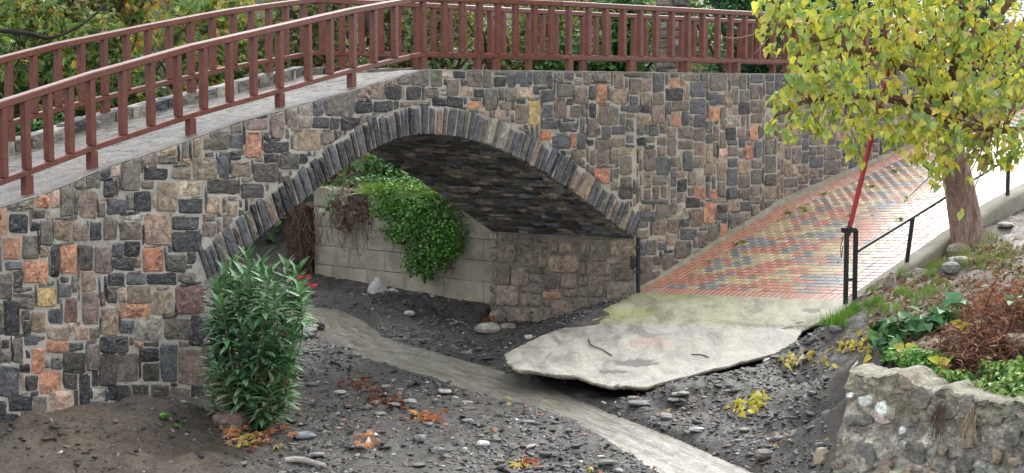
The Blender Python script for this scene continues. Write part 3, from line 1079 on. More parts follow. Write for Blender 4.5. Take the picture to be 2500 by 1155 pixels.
_cd = (_c1 - _c0) / np.hypot(*(_c1 - _c0)); _cn = np.array((-_cd[1], _cd[0]))
for k in (0.0, .2, .4, .6, .8, .95):
    q = _c0 + (_c1 - _c0) * k
    f_ = q - _cn * 0.12; b_ = q + _cn * 0.42; b2 = q + _cn * 1.4
    GP += [(f_[0], f_[1], .46 - .22 * k), (b_[0], b_[1], 1.95), (b2[0], b2[1], 2.35)]
_a0 = np.array(ABUT.P[0]); _a1 = np.array(ABUT.P[1]); _an = np.array((ABUT.D[0][1], -ABUT.D[0][0]))
for k, z1, z2 in ((0.02, .03, .0), (.25, .05, .02), (.5, .22, .12), (.75, .45, .35), (.97, .62, .55)):
    q = _a0 + (_a1 - _a0) * k
    GP += [(q[0] + _an[0] * .08, q[1] + _an[1] * .08, z1), (q[0] + _an[0] * .6, q[1] + _an[1] * .6, z2), (q[0] - _an[0] * .5, q[1] - _an[1] * .5, .6)]
for k in (0.05, .35, .65, .95):
    q = _c0 + (_c1 - _c0) * k; f_ = q - _cn * .8
    GP += [(f_[0], f_[1], .40 - .2 * k)]
for (u, v, z_) in ((2045, 782, .83), (1968, 815, .67), (1938, 862, .50), (1830, 893, .40), (1728, 915, .32), (1640, 936, .27), (1470, 748, .60), (1395, 783, .50), (1298, 820, .40)):
    GP.append(atz(u, v, z_ + .06))
for (u, v, z_) in ((1400, 850, .38), (1600, 850, .42), (1500, 790, .5), (1750, 800, .6), (1300, 870, .2), (1400, 900, .12), (1520, 925, .1)):
    GP.append(atz(u, v, z_ - .12))
GP += [(-4.4, 31.6, 1.0), (-4.6, 32.6, 1.9), (-3.9, 31.9, 1.7)]
rbf = RBF(GP)

BANKS = [((640, 800), (690, 735)), ((700, 795), (720, 741)), ((770, 802), (830, 752)), ((825, 850), (905, 778)), ((900, 885), (945, 820)), ((1030, 925), (1090, 862)), ((1150, 965), (1215, 895)),
         ((1270, 990), (1340, 938)), ((1400, 1035), (1440, 982)), ((1480, 1082), (1545, 1022)), ((1535, 1120), (1690, 1078)), ((1580, 1155), (1860, 1155)), ((1640, 1300), (2080, 1300)), ((1700, 1600), (2300, 1600))]
def bz(u, v):
    z = 0.0
    for _ in range(6):
        p = atz(u, v, z); z = float(rbf(p[0], p[1]))
    return z
SB = []
for (l, r) in BANKS:
    mu, mv = (l[0] + r[0]) / 2, (l[1] + r[1]) / 2
    z = min(bz(mu, mv), bz(*l), bz(*r)) - 0.02
    SB.append((np.array(atz(l[0], l[1], z)), np.array(atz(r[0], r[1], z)), z))
for i in range(len(BANKS)):      # a little narrower than its wet margin
    l, r = BANKS[i]; m_ = ((l[0] + r[0]) / 2, (l[1] + r[1]) / 2)
    BANKS[i] = ((m_[0] + (l[0] - m_[0]) * .86, m_[1] + (l[1] - m_[1]) * .86), (m_[0] + (r[0] - m_[0]) * .86, m_[1] + (r[1] - m_[1]) * .86))
    SB[i] = (np.array(atz(*BANKS[i][0], SB[i][2])), np.array(atz(*BANKS[i][1], SB[i][2])), SB[i][2])
for i in range(1, len(SB)):      # water only runs down
    z = min(SB[i][2], SB[i - 1][2] - 0.004)
    l, r = BANKS[i]
    SB[i] = (np.array(atz(l[0], l[1], z)), np.array(atz(r[0], r[1], z)), z)
BRANCH = [(960, 826), (1060, 832), (1150, 852), (1205, 885)]

def seg_d(x, y, ax, ay, bx, by):
    dx, dy = bx - ax, by - ay
    t = np.clip(((x - ax) * dx + (y - ay) * dy) / (dx * dx + dy * dy + 1e-9), 0, 1)
    return np.hypot(x - ax - t * dx, y - ay - t * dy), t

def sstep(x):
    x = np.clip(x, 0, 1); return x * x * (3 - 2 * x)

POLY = [l[:2] for l, r, z in SB] + [r[:2] for l, r, z in SB[::-1]]
def channel(x, y):
    """signed distance to the stream (negative in the water) and the water level there"""
    ins = np.zeros(x.shape, bool); dm = np.full(x.shape, 99.0)
    for i in range(len(POLY)):
        (x1, y1), (x2, y2) = POLY[i - 1], POLY[i]
        c = ((y1 > y) != (y2 > y)) & (x < (x2 - x1) * (y - y1) / (y2 - y1 + 1e-12) + x1)
        ins ^= c
        dm = np.minimum(dm, seg_d(x, y, x1, y1, x2, y2)[0])
    best = np.full(x.shape, 99.0); zw = np.zeros(x.shape)
    for i in range(len(SB) - 1):
        c0 = (SB[i][0] + SB[i][1]) / 2; c1 = (SB[i + 1][0] + SB[i + 1][1]) / 2
        d, t = seg_d(x, y, c0[0], c0[1], c1[0], c1[1])
        m = d < best
        best = np.where(m, d, best); zw = np.where(m, SB[i][2] + (SB[i + 1][2] - SB[i][2]) * t, zw)
    return np.where(ins, -dm, dm), zw

# foreground rubble wall plan
FW0 = np.array(atz(2072, 905, 1.26)[:2])
FW1 = np.array((FW0[0] + 1.9, FW0[1] - 1.75))
FWD = (FW1 - FW0) / np.hypot(*(FW1 - FW0))

def ground_z(x, y, detail=True):
    x = np.asarray(x, float); y = np.asarray(y, float)
    z = rbf(x, y)
    # creek channel
    be, bz_ = channel(x, y)
    z = np.where(be < 0, np.minimum(z, bz_ - 0.07 * np.clip(-be / 0.12, 0.0, 1)), z)
    z = np.where((be >= 0) & (be < 0.6), np.maximum(z, bz_ + np.minimum(0.05, be * 0.45) - np.clip(be - .35, 0, 1) * .3), z)
    z = np.where((be >= 0) & (be < 1.0), np.minimum(z, bz_ + .035 + .38 * be + .5 * be * be + .03 * fbm(x * 4, y * 4, 2, 88)), z)
    pz = [np.array(atz(u, v, 0.02)) for u, v in BRANCH]
    for i in range(len(pz) - 1):
        d, t = seg_d(x, y, pz[i][0], pz[i][1], pz[i + 1][0], pz[i + 1][1])
        k = 1 - sstep((d - 0.06) / 0.14)
        z = z - 0.05 * k
    if detail:
        near = np.exp(-np.maximum(0, y - 34) / 8)
        near = near * (0.35 + 0.65 * np.clip(be / 0.4, 0, 1))
        z = z + 0.10 * np.clip(be / .6, .1, 1) * fbm(x * 1.1, y * 1.1, 3, 5) + 0.10 * fbm(x * 5, y * 5, 3, 8) * near + 0.05 * fbm(x * 17, y * 17, 2, 12) * near + np.where(y > 36, 1.2 * fbm(x * .2, y * .2, 3, 6), 0)
    # terrace cut by the rubble wall
    rx, ry = x - FW0[0], y - FW0[1]
    al = rx * FWD[0] + ry * FWD[1]; pe = rx * FWD[1] - ry * FWD[0]   # pe > 0 : camera side
    front = sstep((pe + 0.22) / 0.08) * sstep((al + 0.3) / 0.25)
    z = z * (1 - front) + np.minimum(z, 0.05) * front
    # under the paving, kerb and concrete
    a = (x - fl[0]) * AX[0] + (y - fl[1]) * AX[1]; b = (x - fl[0]) * CX[0] + (y - fl[1]) * CX[1]
    inr = (a > -0.35) & (b > -0.4) & (b < RW + 0.22) & (a < 3 * AL)
    z = np.where(inr, np.minimum(z, rz(a, b) - 0.09), z)
    neark = (a > .6) & (a < 3 * AL) & (b >= RW + 0.2) & (b < RW + 1.3)
    z = np.where(neark, np.minimum(z, rz(a, RW) - 0.10 - 0.12 * np.clip(b - RW - .3, 0, 1)), z)
    # the foot of the channel wall and of the abutment stand free
    k_ = ((x - _c0[0]) * _cd[0] + (y - _c0[1]) * _cd[1]) / np.hypot(*(_c1 - _c0)); q_ = -((x - _c0[0]) * _cn[0] + (y - _c0[1]) * _cn[1])
    m_ = (k_ > -.05) & (k_ < .98) & (q_ > -0.12) & (q_ < 1.5)
    z = np.where(m_, np.minimum(z, .44 - .22 * k_ + .07 * fbm(x * 5, y * 5, 3, 8)), z)
    ad = _a1 - _a0; al_ = np.hypot(*ad); ad = ad / al_
    k_ = ((x - _a0[0]) * ad[0] + (y - _a0[1]) * ad[1]) / al_; q_ = (x - _a0[0]) * _an[0] + (y - _a0[1]) * _an[1]
    m_ = (k_ > -.05) & (k_ < 1.0) & (q_ > -0.12) & (q_ < .8)
    z = np.where(m_, np.minimum(z, np.interp(k_, [0, .35, .6, 1], [.03, .06, .30, .60]) + .05 * fbm(x * 5, y * 5, 3, 8)), z)
    # keep ground under the deck and behind the walls
    tt = (x - FACE.P[0, 0]) * 0
    inb = np.zeros(x.shape, bool)
    for i in range(len(FACE.L)):
        D = FACE.D[i]; px, py = FACE.P[i]
        s = (x - px) * D[0] + (y - py) * D[1]; q = -(x - px) * D[1] + (y - py) * D[0]
        wdt = 3.4
        inb |= (s > -0.6) & (s < FACE.L[i] + 0.6) & (q > -0.05) & (q < wdt)
    z = np.where(inb & (x < 0.8), np.minimum(z, 2.35), np.where(inb, np.minimum(z, 3.7), z))
    # free passage under the arch
    ux, uy = np.array(FACE.w((TL + TR) / 2, 0)[:2])
    return z

def axis(lo, hi, step, far, n):
    core = np.arange(lo, hi, step)
    g = np.geomspace(step, far, n)
    return np.concatenate([(lo - np.cumsum(g)[::-1]), core, hi + np.cumsum(g)])
gx = axis(-6.5, 8.0, 0.045, 60, 36)
gy = axis(13.8, 31.5, 0.05, 60, 36)
X, Y = np.meshgrid(gx, gy, indexing='ij')
Z = ground_z(X, Y)
V = np.stack([X.ravel(), Y.ravel(), Z.ravel()], 1)
nx_, ny_ = len(gx), len(gy)
idx = np.arange(nx_ * ny_).reshape(nx_, ny_)
F = np.stack([idx[:-1, :-1].ravel(), idx[1:, :-1].ravel(), idx[1:, 1:].ravel(), idx[:-1, 1:].ravel()], 1)

def mat_ground():
    m, nt, p, out = newmat('wet_mud')
    pos = position(nt)
    n1 = noise(nt, 1.6, 6, 0.65, pos, 0.5)
    n2 = noise(nt, 14, 6, 0.75, pos, 0.3)
    n3 = noise(nt, 70, 4, 0.75, pos)
    c = ramp(nt, n1, [(0.3, (.024, .022, .020)), (0.55, (.050, .045, .040)), (0.75, (.090, .078, .064))])
    c = mixc(nt, 1.0, c, ramp(nt, n2, [(0.3, g3(0.5)), (0.7, g3(1.55))]), 'MULTIPLY')
    c = mixc(nt, 1.0, c, ramp(nt, n3, [(0.3, g3(0.6)), (0.55, g3(1.0)), (0.75, g3(1.8))]), 'MULTIPLY')
    a = attr(nt)
    c = mixc(nt, 1.0, c, a, 'MULTIPLY')
    L(nt, c, p.inputs['Base Color'])
    L(nt, ramp(nt, n1, [(0.40, g3(0.32)), (0.62, g3(0.7))]), p.inputs['Roughness'])
    nb = bump(nt, p, n2, 0.9, 0.03)
    bump(nt, p, n3, 0.8, 0.008, nb)
    return m
M['ground'] = mat_ground()
# tint: the sandy mound by the left wall and the soil of the terrace are browner than the slate mud
tint = np.ones((len(V), 3))
xx, yy = V[:, 0], V[:, 1]
def blob(x, y, r, c, st=1.0):
    k = (st * np.exp(-((xx - x) ** 2 + (yy - y) ** 2) / (r * r)))[:, None]
    tint[:] = tint * (1 - k) + np.array(c)[None, :] * k
for (u, v, z, r) in [(300, 1110, .15, 1.1), (100, 1060, .3, 1.2), (450, 1120, .1, .8), (250, 1180, 0, 1.2)]:
    p = atz(u, v, z); blob(p[0], p[1], r, (1.9, 1.6, 1.25), .8)
k = sstep((xx - 3.4 - (yy - 15.5) * 0.17) / 0.8)[:, None] * (yy < 40)[:, None]
tint = tint * (1 - k) + np.array((1.9, 1.55, 1.2)) * k
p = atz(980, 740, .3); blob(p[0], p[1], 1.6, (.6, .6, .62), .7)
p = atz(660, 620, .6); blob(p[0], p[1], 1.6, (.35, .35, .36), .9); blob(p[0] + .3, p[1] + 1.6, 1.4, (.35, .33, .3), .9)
k = sstep((yy - 33) / 3)[:, None]
tint = tint * (1 - k) + np.array((1.1, 1.2, .7)) * k
g = mk('ground', V, F, M['ground'], None, tint, smooth=True, origin=(0, 0, 0), kind='structure')

# ------------------------------------------------------------------ water
def mat_water():
    m, nt, p, out = newmat('muddy_water')
    pos = position(nt, (1, 1, 1), (0, 0, 0.55))
    fa_ = N(nt, 'ShaderNodeAttribute', attribute_name='flow')
    def fm(a, b):
        mp_ = N(nt, 'ShaderNodeMapping'); mp_.inputs['Scale'].default_value = (a, b, 1); L(nt, fa_.outputs['Vector'], mp_.inputs['Vector']); return mp_.outputs[0]
    mp = fm(1.1, .6)
    n1 = noise(nt, 2.2, 5, 0.6, mp, 0.4)
    n2 = noise(nt, 3.2, 6, 0.7, fm(1.1, 1.4), 0.8)
    n3 = noise(nt, 9, 5, 0.65, fm(1.2, .8), .5)
    c = ramp(nt, n1, [(0.32, (.16, .15, .12)), (0.55, (.27, .255, .21)), (0.72, (.36, .345, .295))])
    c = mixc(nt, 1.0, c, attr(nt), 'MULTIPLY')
    c = mixc(nt, 1.0, c, ramp(nt, n3, [(0.35, g3(.88)), (.65, g3(1.14))]), 'MULTIPLY')
    L(nt, c, p.inputs['Base Color'])
    p.inputs['Roughness'].default_value = 0.05
    p.inputs['IOR'].default_value = 1.5
    nb = bump(nt, p, n2, 0.5, 0.06)
    bump(nt, p, n3, 0.25, 0.02, nb)
    return m
M['water'] = mat_water()
V = []; F = []; WC = []; FLW = []; along = 0.0; prevc = None
NC = 17
rows = []
for i in range(len(SB) - 1):
    for k in range(10):
        t = k / 10
        l = SB[i][0] * (1 - t) + SB[i + 1][0] * t; r = SB[i][1] * (1 - t) + SB[i + 1][1] * t
        rows.append((l, r))
rows.append((SB[-1][0], SB[-1][1]))
for l, r in rows:
    d = r - l
    cc_ = (l + r) / 2
    if prevc is not None: along += float(np.hypot(*(cc_ - prevc)[:2]))
    prevc = cc_
    for k in range(NC):
        ext = 0.20 / np.hypot(d[0], d[1])
        s = -ext + (1 + 2 * ext) * k / (NC - 1)
        q = l + d * s
        V.append((q[0], q[1], q[2] + 0.012 * float(fbm(q[0] * 5, q[1] * 2.2, 2, 44))))
        FLW.append((s * 3.0 + .25 * math.sin(along * .9), along, 0.0))
        sky_sheen = float(sstep((20.5 - q[1]) / 3.5)); WC.append((1 + .9 * sky_sheen, 1 + .92 * sky_sheen, 1 + 1.05 * sky_sheen))  # whitish sky reflection painted into the water colour, stronger downstream
for i in range(len(rows) - 1):
    for k in range(NC - 1):
        a = i * NC + k
        F.append((a, a + 1, a + NC + 1, a + NC))
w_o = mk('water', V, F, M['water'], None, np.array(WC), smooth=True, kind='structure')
fa = w_o.data.attributes.new('flow', 'FLOAT_VECTOR', 'POINT'); fa.data.foreach_set('vector', np.array(FLW, np.float32).ravel())
# side trickle
pz = []
for u, v in BRANCH:
    q = atz(u, v, 0.02); pz.append((q[0], q[1], float(ground_z(np.array([q[0]]), np.array([q[1]]), False)[0]) + 0.018))
V = []; F = []
pp = bezpts(pz, 8)
for i, q in enumerate(pp):
    d = (pp[min(i + 1, len(pp) - 1)] - pp[max(i - 1, 0)]); d.z = 0; d.normalize()
    n_ = Vector((d.y, -d.x, 0))
    for k in range(5):
        w = q + n_ * (k - 2) * 0.07
        V.append(tuple(w))
for i in range(len(pp) - 1):
    for k in range(4):
        F.append((i * 5 + k, i * 5 + k + 1, i * 5 + k + 6, i * 5 + k + 5))
mk('water', V, F, M['water'], None, (1, 1, 1), smooth=True, kind='structure')

# ------------------------------------------------------------------ pavers
def mat_paver():
    m, nt, p, out = newmat('wet_concrete_paver')
    pos = position(nt)
    n1 = noise(nt, 2.5, 5, 0.6, pos)
    n2 = noise(nt, 50, 4, 0.7, pos)
    c = mixc(nt, 1.0, attr(nt), ramp(nt, n2, [(0.3, g3(0.75)), (0.7, g3(1.25))]), 'MULTIPLY')
    c = mixc(nt, ramp(nt, n1, [(0.58, g3(0)), (0.72, g3(0.4))]), c, (.24, .22, .12))
    L(nt, c, p.inputs['Base Color'])
    L(nt, ramp(nt, n1, [(0.3, g3(0.17)), (0.62, g3(0.30))]), p.inputs['Roughness'])
    p.inputs['IOR'].default_value = 1.5
    p.inputs['Coat Weight'].default_value = 1.0
    p.inputs['Coat Roughness'].default_value = 0.30
    p.inputs['Coat IOR'].default_value = 2.0
    bump(nt, p, n2, 0.25, 0.003)
    return m
M['paver'] = mat_paver()
PC = {'r': (.42, .17, .11), 'o': (.46, .18, .10), 'y': (.46, .36, .20), 'g': (.20, .20, .20), 'p': (.37, .21, .18)}
def pcol(k): 
    f = rng.uniform(.85, 1.15); return tuple(min(.9, x * f) for x in PC[k])
# bed
V = []; F = []
aa = np.linspace(-0.02, 2.9 * AL, 120); bb = np.linspace(-0.03, RW, 6)
for a in aa:
    for b in bb: V.append(rw(a, b, -0.012))
for i in range(len(aa) - 1):
    for k in range(len(bb) - 1):
        q = i * len(bb) + k
        F.append((q, q + 1, q + len(bb) + 1, q + len(bb)))
M['bed'] = mat_mortar('paving_sand', (0.45, 0.42, 0.36), (0.66, 0.62, 0.55), (0.36, 0.34, 0.22), 9)  # sand paled so its colour carries the reflection off wet joints
pave = mk('pavement', V, F, M['bed'], None, None, smooth=True, kind='structure')

def paver_geo(a0, a1, b0, b1, g=0.0065, h=0.004):
    a0 += g; a1 -= g; b0 += g; b1 -= g
    c = 0.006
    o = h + rng.uniform(-.002, .002)
    V = [rw(a, b, -0.03) for a, b in ((a0, b0), (a0, b1), (a1, b1), (a1, b0))]
    V += [rw(a, b, o - 0.004) for a, b in ((a0, b0), (a0, b1), (a1, b1), (a1, b0))]
    V += [rw(a, b, o) for a, b in ((a0 + c, b0 + c), (a0 + c, b1 - c), (a1 - c, b1 - c), (a1 - c, b0 + c))]
    F = [(i, (i + 1) % 4, 4 + (i + 1) % 4, 4 + i) for i in range(4)] + [(4 + i, 4 + (i + 1) % 4, 8 + (i + 1) % 4, 8 + i) for i in range(4)] + [(8, 9, 10, 11)]
    return V, F
pv = []
LA = 2.2 * AL
# red soldier course across the front
b = 0.0
while b < RW - 0.04:
    w = min(0.105, RW - b)
    pv.append((0.0, 0.21, b, b + w, rng.choice('rrrrp'))); b += 0.105
# lengthwise border along the wall (three strips) and header border at the outer edge
for r in range(4):
    a = 0.21 + (r % 2) * 0.1 - (0.1 if r % 2 else 0)
    a0 = a
    while a0 < LA:
        a1 = a0 + (0.21 if not (a0 == a and r % 2) else 0.105)
        pv.append((a0, a1, r * 0.105, r * 0.105 + 0.105, 'o')); a0 = a1
B0 = 0.42; B1 = RW - 0.42
a0 = 0.21
while a0 < LA:
    pv.append((a0, a0 + 0.105, RW - 0.21, RW, rng.choice('rprp')))
    pv.append((a0, a0 + 0.105, RW - 0.42, RW - 0.21, rng.choice('rpr')))
    a0 += 0.105
a0 = 0.21; row = 0
while a0 < LA:
    off = (row % 2) * 0.105
    b = B0
    if off: 
        pv.append((a0, a0 + 0.105, b, b + off, 'r')); b += off
    while b < B1 - 0.01:
        e = min(b + 0.21, B1)
        if B1 - e < 0.04: e = B1
        q = float(vnoise(b * 3.4 - a0 * 1.3, a0 * 4.6 + b * .6, 21)) + rng.uniform(-.17, .17)
        q2 = float(vnoise(b * 3.0 - a0 * 1.6 + 40, a0 * 4.2 + b * .6, 31)) + rng.uniform(-.15, .15)
        k = 'g' if q > .645 else ('y' if q2 > .52 else 'r')
        pv.append((a0, a0 + 0.105, b, e, k)); b = e
    a0 += 0.105; row += 1
pv.sort(key=lambda q: -(q[1] - q[0]) * (q[3] - q[2]) / (rw(q[0], q[2])[1] ** 3))
rest = MB()
for i, (a0, a1, b0, b1, k) in enumerate(pv):
    Vq, Fq = paver_geo(a0, a1, b0, b1)
    if i < 300: mk('paver', Vq, Fq, M['paver'], pave, pcol(k))
    else: rest.add(Vq, Fq, pcol(k))
rest.build('distant_pavers', M['paver'], pave, kind='stuff')
print('pavers', len(pv))

# kerb on the open side: weathered concrete strip
V = []; F = []
aa = np.arange(-0.35, 2.9 * AL, 0.12)
prof = [(-0.0, -0.05), (0.0, 0.012), (0.14, 0.02), (0.28, 0.012), (0.31, -0.03), (0.33, -0.35)]
for a in aa:
    for k, (b, o) in enumerate(prof):
        j = 0.02 * float(fbm(a * 3, k * 3.1, 3, 77))
        V.append(rw(a, RW + 0.004 + b + (j * 1.5 if k > 1 else 0), o + (j if k else 0)))
npf = len(prof)
for i in range(len(aa) - 1):
    for k in range(npf - 1):
        q = i * npf + k
        F.append((q, q + 1, q + npf + 1, q + npf))
mk('kerb', V, F, M['cement'], None, None, smooth=True, kind='structure')
# mortar fillet where the wall meets the paving
V = []; F = []
aa = np.arange(-0.05, 2.4 * AL, 0.1)
for a in aa:
    j = 0.03 * float(fbm(a * 4, 1.5, 3, 99))
    V += [rw(a, 0.02 + j, 0.004), rw(a, -0.02, 0.05 + j), rw(a, -0.10, 0.10 + j)]
for i in range(len(aa) - 1):
    for k in range(2): F.append((i * 3 + k, i * 3 + k + 1, i * 3 + k + 4, i * 3 + k + 3))
mk('mortar_fillet', V, F, M['earth_mortar'], pave, None, smooth=True)

# ------------------------------------------------------------------ broken concrete apron below the paving
LC = [(1552, 718.5, .652), (1480, 752, .60), (1400, 790, .50), (1300, 827, .40), (1232, 862, .31), (1240, 884, .29)]
RC = [(2066, 739, .905), (2035, 772, .82), (1960, 803, .66), (1930, 850, .50), (1720, 905, .33), (1575, 941, .25)]
LIP = [(1240, 884), (1262, 900), (1300, 903), (1350, 911), (1400, 915), (1440, 928), (1490, 940), (1530, 938), (1575, 941)]
rowsL = [np.array(atz(u, v, z)) for u, v, z in LC]; rowsR = [np.array(atz(u, v, z)) for u, v, z in RC]
rowsL[0] = np.array(rw(-0.004, 0.0, -0.006)); rowsR[0] = np.array(rw(-0.004, RW + 0.3, -0.006))
lipw = []
for i, (u, v) in enumerate(LIP):
    t = (u - 1240) / 335.0
    lipw.append(np.array(atz(u, v, .29 + (.25 - .29) * t)))
def interp_pts(P, s):
    s = min(max(s, 0), 1) * (len(P) - 1)
    i = min(int(s), len(P) - 2)
    return P[i] * (1 - (s - i)) + P[i + 1] * (s - i)
NR, NCc = 64, 90
top = np.zeros((NR, NCc, 3))
for i in range(NR):
    s = i / (NR - 1)
    l = interp_pts(rowsL, s); r = interp_pts(rowsR, s)
    for j in range(NCc):
        t = j / (NCc - 1)
        q = l * (1 - t) + r * t
        lp = interp_pts(lipw, t)
        straight = rowsL[-1] * (1 - t) + rowsR[-1] * t
        q = q + (lp - straight) * sstep((s - 0.55) / 0.45)
        e = 0.05 * math.sin(math.pi * t) * 0
        ed = min(1, min(s * 8, 1))
        edge = max(0, 1 - min(t, 1 - t, 1 - s) * 16)
        q[2] += 0.03 * float(fbm(q[0] * 2, q[1] * 2, 4, 61)) * ed + 0.012 * float(fbm(q[0] * 14, q[1] * 14, 2, 62)) * ed - 0.012 * edge * edge * ed
        if edge > 0 and s > .02:
            q[0] += 0.06 * float(fbm(q[0] * 6, q[1] * 6, 3, 63)) * edge
            q[1] += (0.09 * float(fbm(q[0] * 7 + 9, q[1] * 7, 4, 64)) + .07 * float(fbm(q[0] * 26, q[1] * 26, 2, 66))) * edge
            q[0] += .05 * float(fbm(q[0] * 26 + 5, q[1] * 26, 2, 67)) * edge
        # step between the two pours
        q[2] += 0.016 * (1 - sstep(((s - 0.34 - 0.03 * math.sin(t * 9)) / 0.02)))
        top[i, j] = q
V = top.reshape(-1, 3).tolist()
tintA = []
for i in range(NR):
    for j in range(NCc):
        s = i / (NR - 1); t = j / (NCc - 1)
        q = top[i, j]
        g_ = (1 - float(sstep((s - 0.36) / 0.05))) * (0.45 + 0.75 * float(vnoise(q[0] * 1.6, q[1] * 1.6, 3)))* (1 - 0.55 * t)
        g_ = min(1, max(0, g_))
        c = np.array((.335, .318, .275)) * (1 - g_) + np.array((.27, .27, .125)) * g_
        # damp dark hollows where the skin has broken away
        for (u, v, ru, rv) in ((1555, 891, 55, 9), (1500, 912, 35, 5), (1985, 760, 26, 6)):
            uu = 1250 + FPX * q[0] / q[1]; vv = 215 + (EYE - q[2]) * FPX / q[1]
            d = ((uu - u) / ru) ** 2 + ((vv - v) / rv) ** 2 + 0.5 * (float(vnoise(q[0] * 9, q[1] * 9, 5)) - .5)
            if d < 1.0:
                c = np.array((.12, .115, .105)); V[i * NCc + j][2] -= 0.008
        uu = 1250 + FPX * q[0] / q[1]; vv = 215 + (EYE - q[2]) * FPX / q[1]
        d = ((uu - 1600) / 60) ** 2 + ((vv - 838) / 14) ** 2 + 1.4 * (float(vnoise(q[0] * 7, q[1] * 7, 15)) - .5)
        if d < .9: c = c * 0.6 + np.array((.42, .22, .18)) * 0.4
        tintA.append(c)
F = []
for i in range(NR - 1):
    for j in range(NCc - 1):
        a = i * NCc + j
        F.append((a, a + NCc, a + NCc + 1, a + 1))
# broken skirt
edge_idx = [i * NCc for i in range(NR)] + [(NR - 1) * NCc + j for j in range(1, NCc)] + [i * NCc + NCc - 1 for i in range(NR - 2, -1, -1)]
ring0 = len(V)
for e in edge_idx: V.append(list(V[e])); tintA.append(np.array((.34, .31, .25)) * rng.uniform(.7, 1.1))
base = len(V)
nrm_top = len(F)
cen = top.reshape(-1, 3).mean(axis=0)
for lev, (dz, inn) in enumerate(((0.022, -0.002), (0.05, 0.03), (0.075, 0.12), (0.08, 0.45))):
    for e in edge_idx:
        q = np.array(V[e]); d = cen - q; d[2] = 0; d /= np.hypot(d[0], d[1])
        j = 0.07 * float(fbm(q[0] * 13 + lev * 7, q[1] * 13, 3, 65))
        q = q + d * (inn + j); q[2] -= dz + j * 0.5
        V.append(q.tolist()); tintA.append(np.array((.36, .32, .25)) * rng.uniform(.6, 1.1))
ne = len(edge_idx)
for lev in range(4):
    for k in range(ne - 1):
        if lev == 0: F.append((ring0 + k + 1, ring0 + k, base + k, base + k + 1))
        else: F.append((base + (lev - 1) * ne + k + 1, base + (lev - 1) * ne + k, base + lev * ne + k, base + lev * ne + k + 1))
def mat_slab():
    m, nt, p, out = newmat('old_concrete')
    pos = position(nt, (1, 1, 1), (0, 0, .7))
    n1 = noise(nt, 3, 7, 0.7, position(nt, (1.0, .35, 1), (0, 0, -.8)), 0.6)
    n2 = noise(nt, 30, 6, 0.75, pos)
    c = mixc(nt, 1.0, attr(nt), ramp(nt, n1, [(0.33, g3(0.45)), (0.5, g3(0.98)), (0.66, g3(1.3))]), 'MULTIPLY')
    c = mixc(nt, 1.0, c, ramp(nt, n2, [(0.28, g3(0.45)), (0.45, g3(0.95)), (0.7, g3(1.2))]), 'MULTIPLY')
    L(nt, c, p.inputs['Base Color'])
    vor = N(nt, 'ShaderNodeTexVoronoi', feature='DISTANCE_TO_EDGE'); vor.inputs['Scale'].default_value = 1.1
    wv = N(nt, 'ShaderNodeVectorMath', operation='ADD'); L(nt, position(nt), wv.inputs[0])
    nn3 = N(nt, 'ShaderNodeTexNoise'); nn3.inputs['Scale'].default_value = 3.5; nn3.inputs['Detail'].default_value = 5
    L(nt, nn3.outputs['Color'], wv.inputs[1]); L(nt, wv.outputs[0], vor.inputs['Vector'])
    c = mixc(nt, ramp(nt, vor.outputs['Distance'], [(0.0, g3(.25)), (0.010, g3(0))]), c, (.13, .12, .10))
    c = mixc(nt, ramp(nt, noise(nt, 1.5, 7, .75, pos, .5), [(.52, g3(0)), (.68, g3(.5))]), c, (.19, .175, .135))
    c = mixc(nt, 1.0, c, ramp(nt, noise(nt, 110, 2, .5, pos), [(.34, g3(.5)), (.42, g3(1)), (.7, g3(1.15))]), 'MULTIPLY')
    L(nt, c, p.inputs['Base Color'])
    L(nt, ramp(nt, n1, [(0.3, g3(0.45)), (0.7, g3(0.7))]), p.inputs['Roughness'])
    nb = bump(nt, p, n1, 0.7, 0.03)
    bump(nt, p, n2, 0.6, 0.01, nb)
    return m
M['slab'] = mat_slab()
ap_o = mk('concrete_apron', V, F, M['slab'], None, np.array(tintA), smooth=True, kind='structure')
fl_ = np.ones(len(ap_o.data.polygons), bool); fl_[nrm_top:] = False
ap_o.data.polygons.foreach_set('use_smooth', fl_)

# ------------------------------------------------------------------ channel wall seen through the arch
cw0 = atz(768, 660, .5); cw1 = (-.31, 27.45)
CH = Surf([(cw0[0] - 0.0, cw0[1]), (cw1[0] + 0.5, cw1[1] - 0.4)])
print('channel wall', cw0, CH.T)
chw = empty('channel_wall', (cw0[0], cw0[1], 0.3), 'pale concrete block channel wall beyond the arch, overgrown with green creeper', 'wall')
CL = CH.T[-1]
z = -0.1; r = 0
M['block'] = M['plaster']
def ctop(t): return 1.95 + 0.25 * math.sin(t * 1.7)
while z < 1.95:
    hh = 0.36
    t = 0.0 if r % 2 == 0 else -0.0
    first = True
    while t < CL:
        w = 0.95 if not (first and r % 2) else 0.5
        first = False
        e = min(t + w, CL)
        if e - t > 0.05:
            poly = [(t + .005, z + .005), (e - .005, z + .005), (e - .005, z + hh - .005), (t + .005, z + hh - .005)]
            Vq, Fq = stone_geo(poly, CH.w, 0.012, 0.002, 0.02, -0.2)
            f = rng.uniform(.85, 1.1)
            mk('block', Vq, Fq, M['block'], chw, (.30 * f, .27 * f, .22 * f))
        t = e
    z += hh; r += 1
V = [CH.w(0, -.2, -.01), CH.w(CL, -.2, -.01), CH.w(CL, z, -.01), CH.w(0, z, -.01), CH.w(0, -.2, -.4), CH.w(CL, -.2, -.4), CH.w(CL, z, -.4), CH.w(0, z, -.4)]
mk('backing', V, [(0, 1, 2, 3), (4, 7, 6, 5), (3, 2, 6, 7), (0, 3, 7, 4), (1, 5, 6, 2)], M['earth_mortar'], chw)

